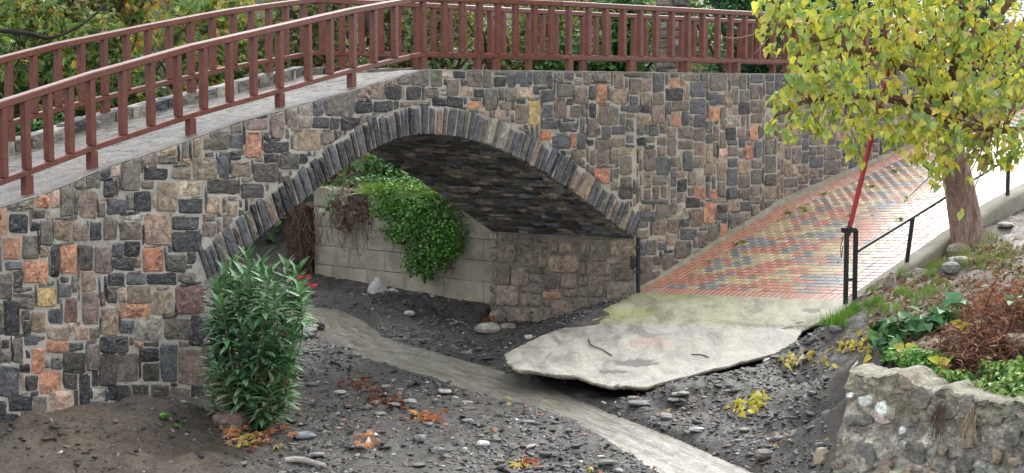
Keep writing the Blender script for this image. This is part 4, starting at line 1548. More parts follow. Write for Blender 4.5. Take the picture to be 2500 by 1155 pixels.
# ------------------------------------------------------------------ rubble wall in the foreground
FWS = Surf([tuple(FW0), tuple(FW1 + FWD * 1.5)])
fw = empty('rubble_wall', (FW0[0], FW0[1], 0.1), 'crumbling rubble stone wall end with thick earthy mortar in the lower right corner', 'wall')
FL_ = FWS.T[-1]
def fwtop(t): return 1.25 + 0.26 * float(fbm(t * 3.5, 3, 4, 201)) - 0.02 * t
def fwlean(z, t): return 0.14 * (1.26 - z) * 0.6      # batter towards the camera
def fwp(t, z, o=0.0):
    return FWS.w(t - 0.10 * (1.26 - z) * math.exp(-t * 3), z, o + fwlean(z, t))
cp_t = nr.uniform(-.1, FL_, 420); cp_z = nr.uniform(-.35, 1.3, 420); cp_o = nr.uniform(-.5, .8, 420); cp_c = nr.uniform(.55, 1.5, (420, 1)) * (1 + nr.uniform(-.1, .1, (420, 3)))
FC = []
V = []; F = []
nt_, nz_ = 170, 90
for i in range(nt_ + 1):
    t = FL_ * i / nt_
    for k in range(nz_ + 1):
        zt = fwtop(t); z = -0.3 + (zt + 0.3) * k / nz_
        o = 0.10 * float(fbm(t * 3.2, z * 3.2, 4, 202)) + 0.09 * float(fbm(t * 11, z * 11, 4, 203))
        dd = np.hypot(cp_t - t, (cp_z - z) * 1.2); ii = np.argpartition(dd, 2)[:2]; ii = ii[np.argsort(dd[ii])]
        ed = float(sstep((dd[ii[1]] - dd[ii[0]]) / .03)) if True else 0
        on = 1.0 if cp_o[ii[0]] > -.1 else 0.0
        o += (0.045 * cp_o[ii[0]] + .012) * ed * on
        tone = cp_c[ii[0]] * ed * on + (1 - ed * on) * 1.15
        mossk = float(sstep((z - 1.05 + .4 * float(vnoise(t * 6, z * 6, 9))) / .35))
        FC.append(tone * (1 - .3 * mossk) * np.array((1, 1 + .02 * mossk, 1 - .15 * mossk)))
        if k == nz_: o -= 0.05
        V.append(fwp(t, z, o))
for i in range(nt_):
    for k in range(nz_):
        a = i * (nz_ + 1) + k
        F.append((a, a + nz_ + 1, a + nz_ + 2, a + 1))
# top and left return
b0 = len(V)
for i in range(nt_ + 1):
    q = np.array(V[i * (nz_ + 1) + nz_]); t = FL_ * i / nt_
    for s in (0.12, 0.26, 0.40):
        w_ = FWS.w(t, 0, -s)
        V.append((w_[0], w_[1], q[2] + 0.015 - 0.02 * s + 0.05 * float(fbm(t * 6, s * 6, 3, 204))))
for i in range(nt_):
    a = i * (nz_ + 1) + nz_; b = (i + 1) * (nz_ + 1) + nz_
    F.append((a, b, b0 + (i + 1) * 3, b0 + i * 3))
    for k in range(2):
        F.append((b0 + i * 3 + k, b0 + (i + 1) * 3 + k, b0 + (i + 1) * 3 + k + 1, b0 + i * 3 + k + 1))
b1 = len(V)
for k in range(nz_ + 1):
    q = np.array(V[k])
    for s in (0.15, 0.32, 0.5):
        V.append((q[0] - FWD[1] * -0 + 0.02 * rng.uniform(-1, 1) + s * 0.35, q[1] + s, q[2]))
for k in range(nz_):
    F.append((k, k + 1, b1 + (k + 1) * 3, b1 + k * 3))
    for j in range(2):
        F.append((b1 + k * 3 + j, b1 + (k + 1) * 3 + j, b1 + (k + 1) * 3 + j + 1, b1 + k * 3 + j + 1))
while len(FC) < len(V): FC.append(np.array((1.0, 1.0, .9)))
M['rubble'] = mat_stone('rubble_face', .8, .3)
mk('mortar_core', V, F, M['rubble'], fw, np.array(FC) * np.array((.27, .252, .215)), smooth=False)
FWSTONES = """190 670 275 745 W|115 655 160 690 W|290 710 355 800 W|360 740 420 830 L|125 795 285 855 S|200 940 310 1140 S|520 960 620 1090 S|335 1070 420 1155 T|447 875 482 905 W|450 945 490 985 W|800 1050 900 1155 D|1085 870 1190 980 S|980 790 1065 850 G|722 850 765 905 L|950 915 975 950 W|1020 1000 1080 1090 T|0 1005 50 1100 T"""
fst = []
for s_ in FWSTONES.split('|'):
    q = s_.split(); x0, y0, x1, y1 = [float(v) for v in q[:4]]
    P = [FWS.img(2030 + x / 2.538, 700 + y / 2.538) for x, y in ((x0, y1), (x1, y1), (x1, y0), (x0, y0))]
    fst.append((P, q[4]))
for _ in range(900):
    if len(fst) > 150: break
    t = rng.uniform(0.02, FL_ - .1); z = rng.uniform(-.25, 1.12); w = rng.uniform(.03, .12); h = w * rng.uniform(.6, 1.3)
    if any(abs(t - sum(p[0] for p in P) / 4) < w + .04 + (P[1][0] - P[0][0]) * .5 and abs(z - sum(p[1] for p in P) / 4) < h + .04 + (P[2][1] - P[1][1]) * .5 for P, _c in fst): continue
    a = rng.uniform(-.4, .4)
    P = [(t + w * (cx * math.cos(a)) - h * cy * math.sin(a), z + h * cy * math.cos(a) + w * cx * math.sin(a)) for cx, cy in ((-1, -1), (1, -1), (1, 1), (-1, 1))]
    fst.append((P, rng.choice('GGGBBTLGST')))
for P, code in fst:
    if area(P) < 0.0002: continue
    cz = sum(p[1] for p in P) / 4; ct = sum(p[0] for p in P) / 4
    oo = 0.10 * float(fbm(ct * 3.2, cz * 3.2, 4, 202))
    P = [(a + rng.uniform(-.012, .012), b + rng.uniform(-.012, .012)) for a, b in P]
    pr_ = .035 if code == 'W' or area(P) > .006 else .018
    fz_ = lambda a, b, o: fwp(a, b, oo + o + pr_)
    Vq, Fq = stone_geo(P, fz_, 0.012, 0.008, 0.34, -0.08)
    c = np.array(scol(code)); 
    if code != 'W': c = c * .6 + np.array((.22, .2, .15)) * .4
    mk('stone', Vq, Fq, M['stone'], fw, tuple(c))
# ------------------------------------------------------------------ scattering
def gz(x, y):
    x = np.atleast_1d(np.asarray(x, float)); y = np.atleast_1d(np.asarray(y, float))
    i = np.clip(np.searchsorted(gx, x) - 1, 0, len(gx) - 2); j = np.clip(np.searchsorted(gy, y) - 1, 0, len(gy) - 2)
    fx = (x - gx[i]) / (gx[i + 1] - gx[i]); fy = (y - gy[j]) / (gy[j + 1] - gy[j])
    return Z[i, j] * (1 - fx) * (1 - fy) + Z[i + 1, j] * fx * (1 - fy) + Z[i, j + 1] * (1 - fx) * fy + Z[i + 1, j + 1] * fx * fy
def onground(u, v):
    z = .5
    p = atz(u, v, z)
    lo, hi = 12.0, 36.0
    a, b, c = ray(u, v)
    prev = None
    for Yq in np.arange(13.5, 40, 0.05):
        k = Yq / b
        if EYE + c * k < gz(a * k, Yq)[0]:
            return (a * k, Yq, float(gz(a * k, Yq)[0]))
    return atz(u, v, .3)

def rotm(n, up=None, rs=nr):
    """random rotation matrices"""
    q = rs.normal(size=(n, 4)); q /= np.linalg.norm(q, axis=1)[:, None]
    w, x, y, z = q.T
    return np.stack([np.stack([1 - 2 * (y * y + z * z), 2 * (x * y - z * w), 2 * (x * z + y * w)], 1),
                     np.stack([2 * (x * y + z * w), 1 - 2 * (x * x + z * z), 2 * (y * z - x * w)], 1),
                     np.stack([2 * (x * z - y * w), 2 * (y * z + x * w), 1 - 2 * (x * x + y * y)], 1)], 1)
def frames(tip, nrm):
    """matrices whose y axis is the leaf's length and z its face normal"""
    y = tip / np.linalg.norm(tip, axis=1)[:, None]
    z = nrm - y * (nrm * y).sum(1)[:, None]
    z /= np.linalg.norm(z, axis=1)[:, None] + 1e-9
    x = np.cross(y, z)
    return np.stack([x, y, z], 2)

def scatter(tV, tF, pos, R, sc, cols):
    tV = np.asarray(tV, float); tF = np.asarray(tF)
    sc = np.asarray(sc, float)
    if sc.ndim == 1: sc = np.repeat(sc[:, None], 3, 1)
    P = tV[None] * sc[:, None, :]
    P = np.einsum('nij,nkj->nki', R, P) + pos[:, None, :]
    n, k, _ = P.shape
    Fq = (tF[None] + (np.arange(n) * k)[:, None, None]).reshape(-1, tF.shape[1])
    C = np.repeat(cols[:, None, :], k, 1).reshape(-1, 3)
    return P.reshape(-1, 3), Fq, C
def merge(parts):
    V = []; F = []; C = []; b = 0
    for v, f, c in parts:
        V.append(v); F.append(f + b); C.append(c); b += len(v)
    return np.concatenate(V), np.concatenate(F), np.concatenate(C)

# leaf templates (quads), length 1 along +y, normal +z
def leaf_t(profile, fold=0.12, droop=0.15):
    V = []; F = []
    for (y, w) in profile:
        z = -droop * y * y
        V += [(-w, y, z + fold * w), (0, y, z - fold * 0.3 * w), (w, y, z + fold * w)]
    for i in range(len(profile) - 1):
        a = 3 * i
        F += [(a, a + 1, a + 4, a + 3), (a + 1, a + 2, a + 5, a + 4)]
    return np.array(V), np.array(F)
OVATE = leaf_t([(0, .02), (.12, .27), (.38, .37), (.68, .22), (1.0, .01)], .25, .2)
HEART = leaf_t([(0, .03), (.02, .30), (.28, .42), (.62, .27), (1.0, .01)], .35, .3)
LANCE = leaf_t([(0, .02), (.3, .15), (.65, .13), (1.0, .005)], .3, .25)
SMALL = leaf_t([(0, .05), (.4, .33), (1.0, .03)], .2, .1)
BLADE = leaf_t([(0, .02), (.35, .018), (.7, .013), (1.0, .002)], .1, .55)
def lobed():
    V = [(0, 0.05, 0)]; F = []
    tips = [(-75, .62), (-38, .85), (0, 1.0), (38, .85), (75, .62)]
    for a, r in tips:
        for da, rr, z in ((-19, .33, .03), (0, r, -.12 * r), (19, .33, .03)):
            g_ = math.radians(a + da)
            V.append((math.sin(g_) * rr, .12 + math.cos(g_) * rr, z))
    for k in range(5):
        F.append((0, 1 + 3 * k, 2 + 3 * k, 3 + 3 * k))
    return np.array(V), np.array(F)
LOBED = lobed()

def cmix(n, cols, w=None, j=0.2):
    cols = np.array(cols, float)
    p = None if w is None else np.array(w, float) / sum(w)
    k = nr.choice(len(cols), n, p=p)
    return cols[k] * (1 + nr.uniform(-j, j, (n, 1))) * (1 + nr.uniform(-.06, .06, (n, 3)))

# ------------------------------------------------------------------ gravel and slate chips on the creek bed
def in_apron(x, y):
    a = (x - fl[0]) * AX[0] + (y - fl[1]) * AX[1]; b = (x - fl[0]) * CX[0] + (y - fl[1]) * CX[1]
    r = (a > -0.1) & (b > -0.3) & (b < RW + .35)
    P = [tuple(q[:2]) for q in rowsL] + [tuple(q[:2]) for q in lipw[1:-1]] + [tuple(q[:2]) for q in rowsR[::-1]]
    ins = np.zeros(x.shape, bool)
    for i in range(len(P)):
        (x1, y1), (x2, y2) = P[i - 1], P[i]
        c = ((y1 > y) != (y2 > y)) & (x < (x2 - x1) * (y - y1) / (y2 - y1 + 1e-12) + x1)
        ins ^= c
    return r | ins
def water_d(x, y): return channel(x, y)[0]
def behind_wall(x, y):
    i0 = np.zeros(x.shape, bool)
    for i in range(len(FACE.L)):
        D = FACE.D[i]; px, py = FACE.P[i]
        s = (x - px) * D[0] + (y - py) * D[1]; q = -(x - px) * D[1] + (y - py) * D[0]
        t = s + FACE.T[i]
        i0 |= (s > -0.2) & (s < FACE.L[i] + .2) & (q > -0.05) & ((t < TL + .1) | (t > TR - .1)) & (q < 3)
    return i0
n = 60000
x = nr.uniform(-5.2, 5.2, n); y = 14.5 + 16.0 * nr.uniform(0, 1, n) ** 1.1
dens = 0.30 + 1.0 * np.clip(fbm(x * 0.9, y * 0.9, 3, 301) * 3 + .4, 0, 1)
u_ = 1250 + FPX * x / y
edge_line = 3.1 + (y - 15.5) * 0.17
mound = (x < -2.4 - 0.0 * y) & (y < 20.5) & (x < -2.2)
keep = (nr.uniform(0, 1, n) < dens) & ~in_apron(x, y) & (water_d(x, y) > -0.02) & ~behind_wall(x, y) & (x < edge_line)
keep &= ~(mound & (nr.uniform(0, 1, n) < .72))
chn = (_cn[0] * (x - _c0[0]) + _cn[1] * (y - _c0[1])) > -0.1
keep &= ~(chn & (x > -5) & (y > 26.8))
keep &= ~((y > 26) & (x < -1.5) & (nr.uniform(0, 1, n) < .6))
x, y = x[keep], y[keep]
x, y = x[:24000], y[:24000]
n = len(x)
sz = np.clip(np.exp(nr.normal(-3.75, .50, n)), .009, .095)
z = gz(x, y) + sz * 0.10
def chip_t(k):
    rs = np.random.RandomState(k)
    m = 6
    ang = np.sort(rs.uniform(0, 2 * np.pi, m)) * .35 + np.arange(m) * 2 * np.pi / m * .65
    r = rs.uniform(.6, 1.0, m)
    V = []
    for zz, f in ((-.3, 1.0), (.08, 1.02), (.26, .7)):
        for a, q in zip(ang, r): V.append((np.cos(a) * q * f, np.sin(a) * q * f * .7, zz + rs.uniform(-.06, .06)))
    F = [(i, (i + 1) % m, m + (i + 1) % m, m + i) for i in range(m)] + [(m + i, m + (i + 1) % m, 2 * m + (i + 1) % m, 2 * m + i) for i in range(m)]
    F += [(12, 13, 14, 15), (12, 15, 16, 17)]
    return np.array(V), np.array(F)
parts = []
tt = nr.randint(0, 6, n)
cols = cmix(n, [(.030, .031, .033), (.058, .056, .053), (.11, .106, .10), (.22, .21, .20), (.50, .49, .47), (.09, .06, .045)], [36, 32, 17, 6, 2.0, 5], .3)
yaw = nr.uniform(0, 2 * np.pi, n)
nrmv = np.stack([nr.normal(0, .30, n), nr.normal(0, .30, n) - .1, np.ones(n)], 1)
R = frames(np.stack([np.cos(yaw), np.sin(yaw), np.zeros(n)], 1), nrmv)
for k in range(6):
    m_ = tt == k
    tv, tf = chip_t(k)
    parts.append(scatter(tv, tf, np.stack([x, y, z], 1)[m_], R[m_], np.stack([sz * 1.25, sz, sz * nr.uniform(.25, .8, n)], 1)[m_], cols[m_]))
V, F, C = merge(parts)
mk('gravel', V, F, M['grit'], None, C, kind='stuff', origin=(0, 20, 0))
print('gravel', n)

# single stones that can be told apart
def boulder(name, u, v, w, hgt, col, label, cat='stone', yaw=None, group=None, seed=1, flat=1.0, mat=None, sink=.25):
    p = onground(u, v)
    wpx = w * p[1] / FPX
    hpx = hgt * p[1] / FPX
    rs = np.random.RandomState(seed)
    V = []; F = []
    nu, nv = 10, 6
    th0 = rs.uniform(0, 6)
    for i in range(nv + 1):
        phi = math.pi * i / nv
        for k in range(nu):
            th = 2 * math.pi * k / nu
            d = np.array((math.sin(phi) * math.cos(th), math.sin(phi) * math.sin(th), math.cos(phi)))
            d = np.sign(d) * np.abs(d) ** 0.75
            f = 1 + .45 * float(fbm(d[0] * 1.3 + seed, d[1] * 1.3 + d[2] * 2, 3, seed))
            V.append(((d[0] * wpx / 2) * f, d[1] * wpx * .38 * f, d[2] * hpx * .55 * f))
    V = np.array(V)
    a = rs.uniform(-.5, .5) if yaw is None else yaw
    c_, s_ = math.cos(a), math.sin(a)
    V = np.stack([V[:, 0] * c_ - V[:, 1] * s_, V[:, 0] * s_ + V[:, 1] * c_, V[:, 2]], 1) + np.array(p) + np.array((0, 0, hpx * (.55 - sink)))
    for i in range(nv):
        for k in range(nu):
            F.append((i * nu + k, i * nu + (k + 1) % nu, (i + 1) * nu + (k + 1) % nu, (i + 1) * nu + k))
    o = mk(name, V, F, mat or M['stone'], None, col, origin=p)
    tag(o, label, cat, group)
    return o
G_, D_, L_ = (.12, .115, .105), (.04, .042, .048), (.34, .33, .30)
BL = [
 ('boulder', 2340, 622, 62, 34, (.30, .27, .21), 'upper tan stone of the two lying below the tree trunk'),
 ('boulder', 2345, 648, 60, 26, (.50, .49, .45), 'pale whitish stone leaning on the tan stone below the tree trunk'),
 ('boulder', 2322, 662, 50, 26, (.19, .19, .19), 'smooth grey stone at the left foot of the pale stone below the tree'),
 ('flat_stone', 748, 802, 62, 12, (.36, .33, .28), 'flat pale stone lying at the stream edge right of the oleander'),
 ('boulder', 738, 822, 78, 26, (.17, .18, .18), 'rounded grey stone just below the flat pale stone by the oleander'),
 ('boulder', 775, 806, 36, 26, (.035, .035, .038), 'black wet stone at the right end of the flat pale stone'),
 ('boulder', 745, 1068, 56, 14, (.16, .18, .21), 'blue grey flat slate alone on the mud right of the orange leaf heap'),
 ('boulder', 1865, 1118, 56, 24, (.11, .095, .085), 'brown rounded stone close to the right edge of the stream bottom'),
 ('boulder', 2000, 1105, 34, 26, (.05, .055, .065), 'dark block stone with pale side left of the rubble wall foot'),
 ('boulder', 1700, 1055, 38, 10, (.42, .42, .41), 'small whitish flat stone right of the stream'),
 ('boulder', 1180, 1090, 34, 12, (.62, .60, .56), 'white chunk on dark gravel near the lower middle'),
 ('boulder', 1133, 1104, 20, 14, (.60, .57, .50), 'cream round pebble left below the white chunk'),
 ('boulder', 1190, 808, 66, 24, (.33, .32, .28), 'pale concrete chunk at the foot of the abutment corner'),
 ('boulder', 1290, 828, 22, 12, (.50, .48, .44), 'small white stone at the upper left edge of the concrete apron'),
 ('boulder', 1240, 805, 40, 18, (.20, .18, .16), 'brown rubble lump in front of the abutment base'),
 ('boulder', 1900, 1075, 44, 12, (.09, .09, .09), 'flat dark stone between the yellow leaf clump and the rubble wall'),
 ('boulder', 1560, 990, 60, 10, (.14, .145, .15), 'flat grey slab stone just below the tip of the concrete apron'),
 ('boulder', 2040, 812, 34, 18, (.16, .155, .15), 'grey stone below the bright grass tuft by the barrier post'),
 ('boulder', 1480, 1140, 46, 14, (.12, .12, .118), 'dark flat stone on the gravel left of the wide stream end'),
 ('boulder', 1070, 1105, 38, 16, (.20, .20, .20), 'light grey stone in the pebbly patch at the bottom centre'),
 ('boulder', 1290, 1035, 40, 10, (.17, .165, .16), 'grey slate flake beside the left bank of the stream'),
 ('boulder', 1025, 1078, 34, 16, (.23, .23, .225), 'pale grey pebble left of the light grey stone'),
 ('boulder', 560, 1045, 90, 46, (.13, .095, .075), 'brown earthy boulder under the oleander beside the orange leaves'),
 ('boulder', 1000, 772, 26, 12, (.55, .53, .50), 'white stone in the mud between channel wall and stream'),
 ('boulder', 1145, 722, 22, 20, (.45, .44, .42), 'white lump standing against the channel wall near the abutment'),
 ('boulder', 2455, 555, 40, 12, (.40, .38, .34), 'pale flat stone in the weeds near the right border'),
 ('boulder', 2480, 845, 70, 36, (.36, .31, .23), 'tan rock showing through dry stems at the right border'),
]
for i, (nm, u, v, w, h, c, lab) in enumerate(BL):
    boulder(nm, u, v, w, h, c, lab, 'stone', seed=40 + i)
def uniq_label(a, b):
    for extra in ('', ' flat', ' angular', ' rounded', ' thin'):
        t = a + extra + b
        if t not in used_: used_.add(t); return t
    return t
# anonymous middling stones on the bed
for i in range(46):
    for _ in range(30):
        u, v = rng.uniform(760, 2030), rng.uniform(830, 1150)
        p = onground(u, v)
        if in_apron(np.array([p[0]]), np.array([p[1]]))[0] or water_d(np.array([p[0]]), np.array([p[1]]))[0] < 0.1 or p[0] > 3.0: continue
        break
    ci = rng.randrange(5)
    cname = ['grey-brown', 'near-black', 'pale', 'mid grey', 'dark grey'][ci]; used_ = globals().setdefault('_used_labels', set())
    wl = rng.uniform(18, 38)
    marks = [((915, 960), 'the red-brown leaf heap'), ((1050, 1022), 'the small orange leaf clump'), ((745, 1130), 'the driftwood'), ((1830, 1000), 'the bright yellow leaf clump'), ((1550, 945), 'the tip of the concrete apron'),
             ((1865, 1118), 'the brown boulder by the stream end'), ((1180, 1090), 'the white chunk'), ((1300, 1040), 'the left bank of the stream'), ((740, 1000), 'the oleander'), ((2020, 900), 'the rubble wall'), ((1700, 1000), 'the right bank of the stream'), ((1290, 1135), 'the few orange leaves at the bottom edge'), ((960, 850), 'the upper stream bend')]
    mk_ = min(marks, key=lambda q_: (q_[0][0] - u) ** 2 + (q_[0][1] - v) ** 2)
    side = ('left of ' if u < mk_[0][0] else 'right of ') if abs(u - mk_[0][0]) > abs(v - mk_[0][1]) else ('above ' if v < mk_[0][1] else 'below ')
    boulder('loose_stone', u, v, wl, rng.uniform(5, 9), [x_ * (.75 + .05 * (i % 10)) for x_ in [G_, D_, L_, (.2, .19, .18), (.08, .08, .085)][ci]],
            uniq_label(('larger ' if wl > 28 else 'small ') + cname, ' loose stone ' + side + mk_[1]), 'stone', seed=200 + i, group='small loose stones scattered on the creek gravel')

# ------------------------------------------------------------------ fallen leaves
def leafheap(name, pts, nl, size, cols, w, label, cat='leaf heap', spread=.22, tmpl=LOBED, hgt=.06, kind=None, mat='dry'):
    P = []
    for k in range(nl):
        u, v, ru, rv = pts[nr.randint(len(pts))]
        for _ in range(1):
            uu = u + nr.normal(0, ru); vv = v + nr.normal(0, rv)
            zg = 0.1 if (vv > 840 and uu < 2100) else 1.3
            for _i in range(9):
                q = atz(uu, vv, min(zg, 2.6)); zg = zg * .5 + .5 * float(gz(q[0], q[1])[0])
            q = atz(uu, vv, min(zg, 2.6))
        P.append((q[0], q[1], float(gz(q[0], q[1])[0]) + nr.uniform(0.005, hgt)))
    P = np.array(P)
    th = nr.uniform(0, 2 * np.pi, nl)
    R = frames(np.stack([np.cos(th), np.sin(th), nr.normal(0, .35, nl)], 1), np.stack([nr.normal(0, .5, nl), nr.normal(0, .5, nl) - .3, np.ones(nl)], 1))
    sc = nr.uniform(.6, 1.15, nl) * size
    sc3 = np.stack([sc * nr.uniform(.6, 1, nl), sc, sc * nr.uniform(.5, 4, nl)], 1)
    cc = cmix(nl, cols, w, .25)
    if kind:
        V, F, C = scatter(tmpl[0], tmpl[1], P, R, sc3, cc)
        return mk(name, V, F, M[mat], None, C, kind=kind, origin=(P.mean(0)))
    org = Vector(P.mean(0))
    e = empty(name, org, label, cat)
    ms = []
    for k in range(min(5, nl)):
        me_o = mk('leaf_master', tmpl[0], tmpl[1], M[mat], None, cc[k], origin=(0, 0, 0)); ms.append(me_o.data); bpy.data.objects.remove(me_o)
    for i in range(nl):
        o = bpy.data.objects.new('leaf', ms[i % len(ms)]); COL.objects.link(o); o.parent = e
        o.matrix_local = Matrix.Translation(Vector(P[i]) - org) @ Matrix(R[i].tolist()).to_4x4() @ Matrix.Diagonal(tuple(sc3[i]) + (1,))
    return e
RUST = [(.30, .12, .07), (.40, .20, .13), (.20, .08, .05), (.44, .29, .20)]
leafheap('leaf_heap', [(875, 940, 18, 8), (915, 960, 22, 10), (955, 985, 22, 9)], 60, .13, RUST, None, 'heap of wet red-brown plane leaves on the gravel left of the stream')
leafheap('leaf_heap', [(600, 1082, 28, 7), (650, 1068, 18, 14), (570, 1060, 14, 8)], 60, .14, [(.42, .20, .11), (.46, .28, .16), (.26, .11, .07), (.44, .36, .10)], [4, 3, 3, .7], 'orange leaf heap below the oleander beside the brown boulder')
leafheap('leaf_heap', [(1825, 1003, 22, 8), (1850, 980, 12, 10)], 50, .12, [(.62, .55, .08), (.5, .45, .06), (.6, .52, .2)], None, 'clump of bright yellow leaves on the dark mud right of the stream', tmpl=HEART)
leafheap('leaf_heap', [(1050, 1022, 22, 6)], 22, .12, [(.6, .32, .12), (.45, .18, .10)], None, 'small orange leaf clump on pebbles below the red-brown heap')
leafheap('leaf_heap', [(893, 1085, 12, 9)], 14, .13, [(.55, .30, .17), (.5, .2, .1)], None, 'tan and orange leaves round a white scrap at the bottom')
leafheap('leaf_heap', [(1290, 1135, 16, 5)], 12, .13, [(.5, .16, .06), (.5, .4, .12)], None, 'few orange leaves at the very bottom near the middle')
leafheap('leaf_heap', [(1190, 775, 18, 10)], 14, .12, RUST, None, 'dark red leaves by the base of the abutment')
leafheap('leaf_heap', [(2110, 858, 10, 20), (2060, 850, 25, 6)], 34, .12, [(.55, .47, .10), (.50, .40, .22)], None, 'yellow leaves on the mud left of the broad leaved plant', tmpl=HEART)
leafheap('leaf_heap', [(1960, 890, 40, 8)], 26, .12, [(.50, .44, .12), (.36, .3, .2)], None, 'scattered yellowish leaves on the mud below the apron corner', tmpl=HEART)
allp = [(rng.uniform(760, 2000), rng.uniform(840, 1150), 30, 14) for _ in range(40)]
leafheap('fallen_leaves', allp, 110, .085, RUST + [(.45, .36, .08)], None, None, spread=1, hgt=.02, kind='stuff')
allp = [(rng.uniform(2120, 2500), rng.uniform(600, 840), 40, 18) for _ in range(60)]
leafheap('leaf_litter', allp, 1700, .085, [(.28, .15, .09), (.20, .11, .07), (.42, .30, .19), (.5, .42, .12), (.5, .46, .38)], [6, 5, 4, 1, 1.2], None, hgt=.03, kind='stuff', tmpl=OVATE)
# leaves caught on the paving
P = []; 
for k in range(46):
    a, b = rng.uniform(.2, 8), rng.uniform(.3, RW); P.append(rw(a, b, .016))
P = np.array(P); n = len(P); th = nr.uniform(0, 6.28, n)
V, F, C = scatter(SMALL[0], SMALL[1], P, frames(np.stack([np.cos(th), np.sin(th), .2 + 0 * th], 1), np.stack([nr.normal(0, .2, n), nr.normal(0, .2, n), np.ones(n)], 1)), nr.uniform(.05, .1, n), cmix(n, [(.4, .38, .08), (.3, .34, .08), (.4, .25, .1)]))
mk('fallen_leaves', V, F, M['dry'], None, C, kind='stuff')

# ------------------------------------------------------------------ litter
def crumple(name, u, v, w, h, col, label, cat, seed, mat='plastic', peak=0.0):
    p = np.array(onground(u, v)); s = w * p[1] / FPX / 2; hh = h * p[1] / FPX
    V = []; F = []; nu, nv = 14, 7
    for i in range(nv + 1):
        q = i / nv
        for k in range(nu):
            th = 2 * math.pi * k / nu
            r = (1 - q) ** .8 * (1 + .9 * float(fbm(math.cos(th) * 2 + seed, math.sin(th) * 2 + q * 2, 3, seed)))
            V.append((p[0] + math.cos(th) * r * s + peak * s * q, p[1] + math.sin(th) * r * s * .7, p[2] - .02 + hh * (q ** .8) * (1 + .3 * float(fbm(th * 2, q * 4, 2, seed)))))
    for i in range(nv):
        for k in range(nu): F.append((i * nu + k, i * nu + (k + 1) % nu, (i + 1) * nu + (k + 1) % nu, (i + 1) * nu + k))
    tag(mk(name, V, F, M[mat], None, col, origin=p), label, cat)
crumple('plastic_bag', 922, 714, 52, 44, (.40, .40, .39), 'crumpled grey-white plastic bag at the foot of the channel wall', 'bag', 5)
crumple('plastic_scrap', 900, 1092, 22, 26, (.75, .74, .72), 'square white scrap among tan leaves at the bottom', 'litter', 9)
crumple('plastic_scrap', 958, 712, 36, 12, (.42, .42, .41), 'flattened pale scrap trailing right of the plastic bag', 'litter', 12)
crumple('plastic_scrap', 915, 1070 - 10, 26, 8, (.7, .7, .7), 'thin white scrap on gravel above the square white scrap', 'litter', 14)
# driftwood
pts = [onground(u, v) for u, v in ((697, 1130), (722, 1128), (750, 1136), (795, 1144))]
V, F = tube([(a, b, c + .03) for a, b, c in pts], [.022, .034, .03, .02], 8)
tag(mk('driftwood', V, F, M['wood'], None, (.42, .39, .34)), 'bleached driftwood branch lying at the bottom left of the gravel', 'branch')
# sticks on the apron
def slab_z(x, y):
    d = (top[:, :, 0] - x) ** 2 + (top[:, :, 1] - y) ** 2
    return float(top.reshape(-1, 3)[int(np.argmin(d)), 2])
def on_slab(u, v):
    z = .45
    for _ in range(8):
        q = atz(u, v, z); z = slab_z(q[0], q[1])
    return (q[0], q[1], z + .012)
for lst, lab in (([(1437, 832), (1443, 850), (1468, 856), (1494, 872)], 'thin bent twig lying on the pale concrete apron'), ([(1688, 872), (1712, 870), (1730, 876)], 'short dark twig near the right edge of the concrete apron')):
    V, F = tube(bezpts([on_slab(*q) for q in lst], 4), .008, 5)
    tag(mk('twig', V, F, M['wood'], None, (.07, .05, .04)), lab, 'twig')

# ------------------------------------------------------------------ drain pipe, barrier, handrail
pq = FACE.w(TR + 0.03, 0)
V, F = tube([(pq[0] + .03, pq[1] - .09, zsp + .04), (pq[0] + .03, pq[1] - .09, .62)], .035, 10)
pipe = empty('drain_pipe', (pq[0], pq[1], .6), 'black vertical drain pipe at the arch corner beside the paving', 'pipe')
mk('pipe', V, F, M['black'], pipe)
for zc in (zsp - .12, 1.0):
    V, F = bar((pq[0] - .03, pq[1] - .09, zc), (pq[0] + .09, pq[1] - .09, zc), .085, .03)
    mk('bracket', V, F, M['black'], pipe)

Y0 = 22.62
b1 = np.array(at(2064, 752, Y0)); b2 = np.array(at(2086, 745, Y0 + .12))
bar_ = empty('boom_barrier', tuple(b1), 'raised red boom barrier on a black double post beside the ramp', 'barrier')
for q in (b1, b2):
    tp_ = at(2064, 563, Y0)[2]
    V, F = bar((q[0], q[1], q[2] - .1), (q[0], q[1], tp_), .062, .062, up=(0, 1, 0))
    mk('post', V, F, M['black'], bar_)
zr = at(2074, 684, Y0)[2]
V, F = bar((b1[0], b1[1], zr), (b2[0], b2[1], zr), .03, .03); mk('rung', V, F, M['black'], bar_)
pv_ = Vector(at(2073, 562, Y0 + .05))
V, F = bar(pv_ + Vector((-.10, 0, 0)), pv_ + Vector((.10, .02, 0)), .09, .07); hub = mk('pivot_bracket', V, F, M['black'], bar_)
V, F = tube([pv_ + Vector((-.0, -.1, .02)), pv_ + Vector((0, .12, .02))], .035, 10); mk('bolt', V, F, M['black'], hub)
V, F = bar(pv_ + Vector((-.01, 0, -.08)), pv_ + Vector((.015, 0, .12)), .05, .05, up=(0, 1, 0)); mk('socket', V, F, M['black'], bar_)
bt = Vector(at(2228, -70, Y0 + .4))
V, F = bar(Vector(at(2075, 552, Y0 + .05)), bt, .062, .062, up=(0, 1, 0), bev=.25); mk('boom', V, F, M['boom_red'], bar_)
# dangling chain on the post
cp = [Vector(at(2059, 575, Y0 - .05)), Vector(at(2053, 600, Y0 - .05)), Vector(at(2054, 630, Y0 - .05)), Vector(at(2058, 600, Y0 - .06))]
V, F = tube(bezpts(cp, 4), .006, 5); mk('chain', V, F, M['black'], bar_)

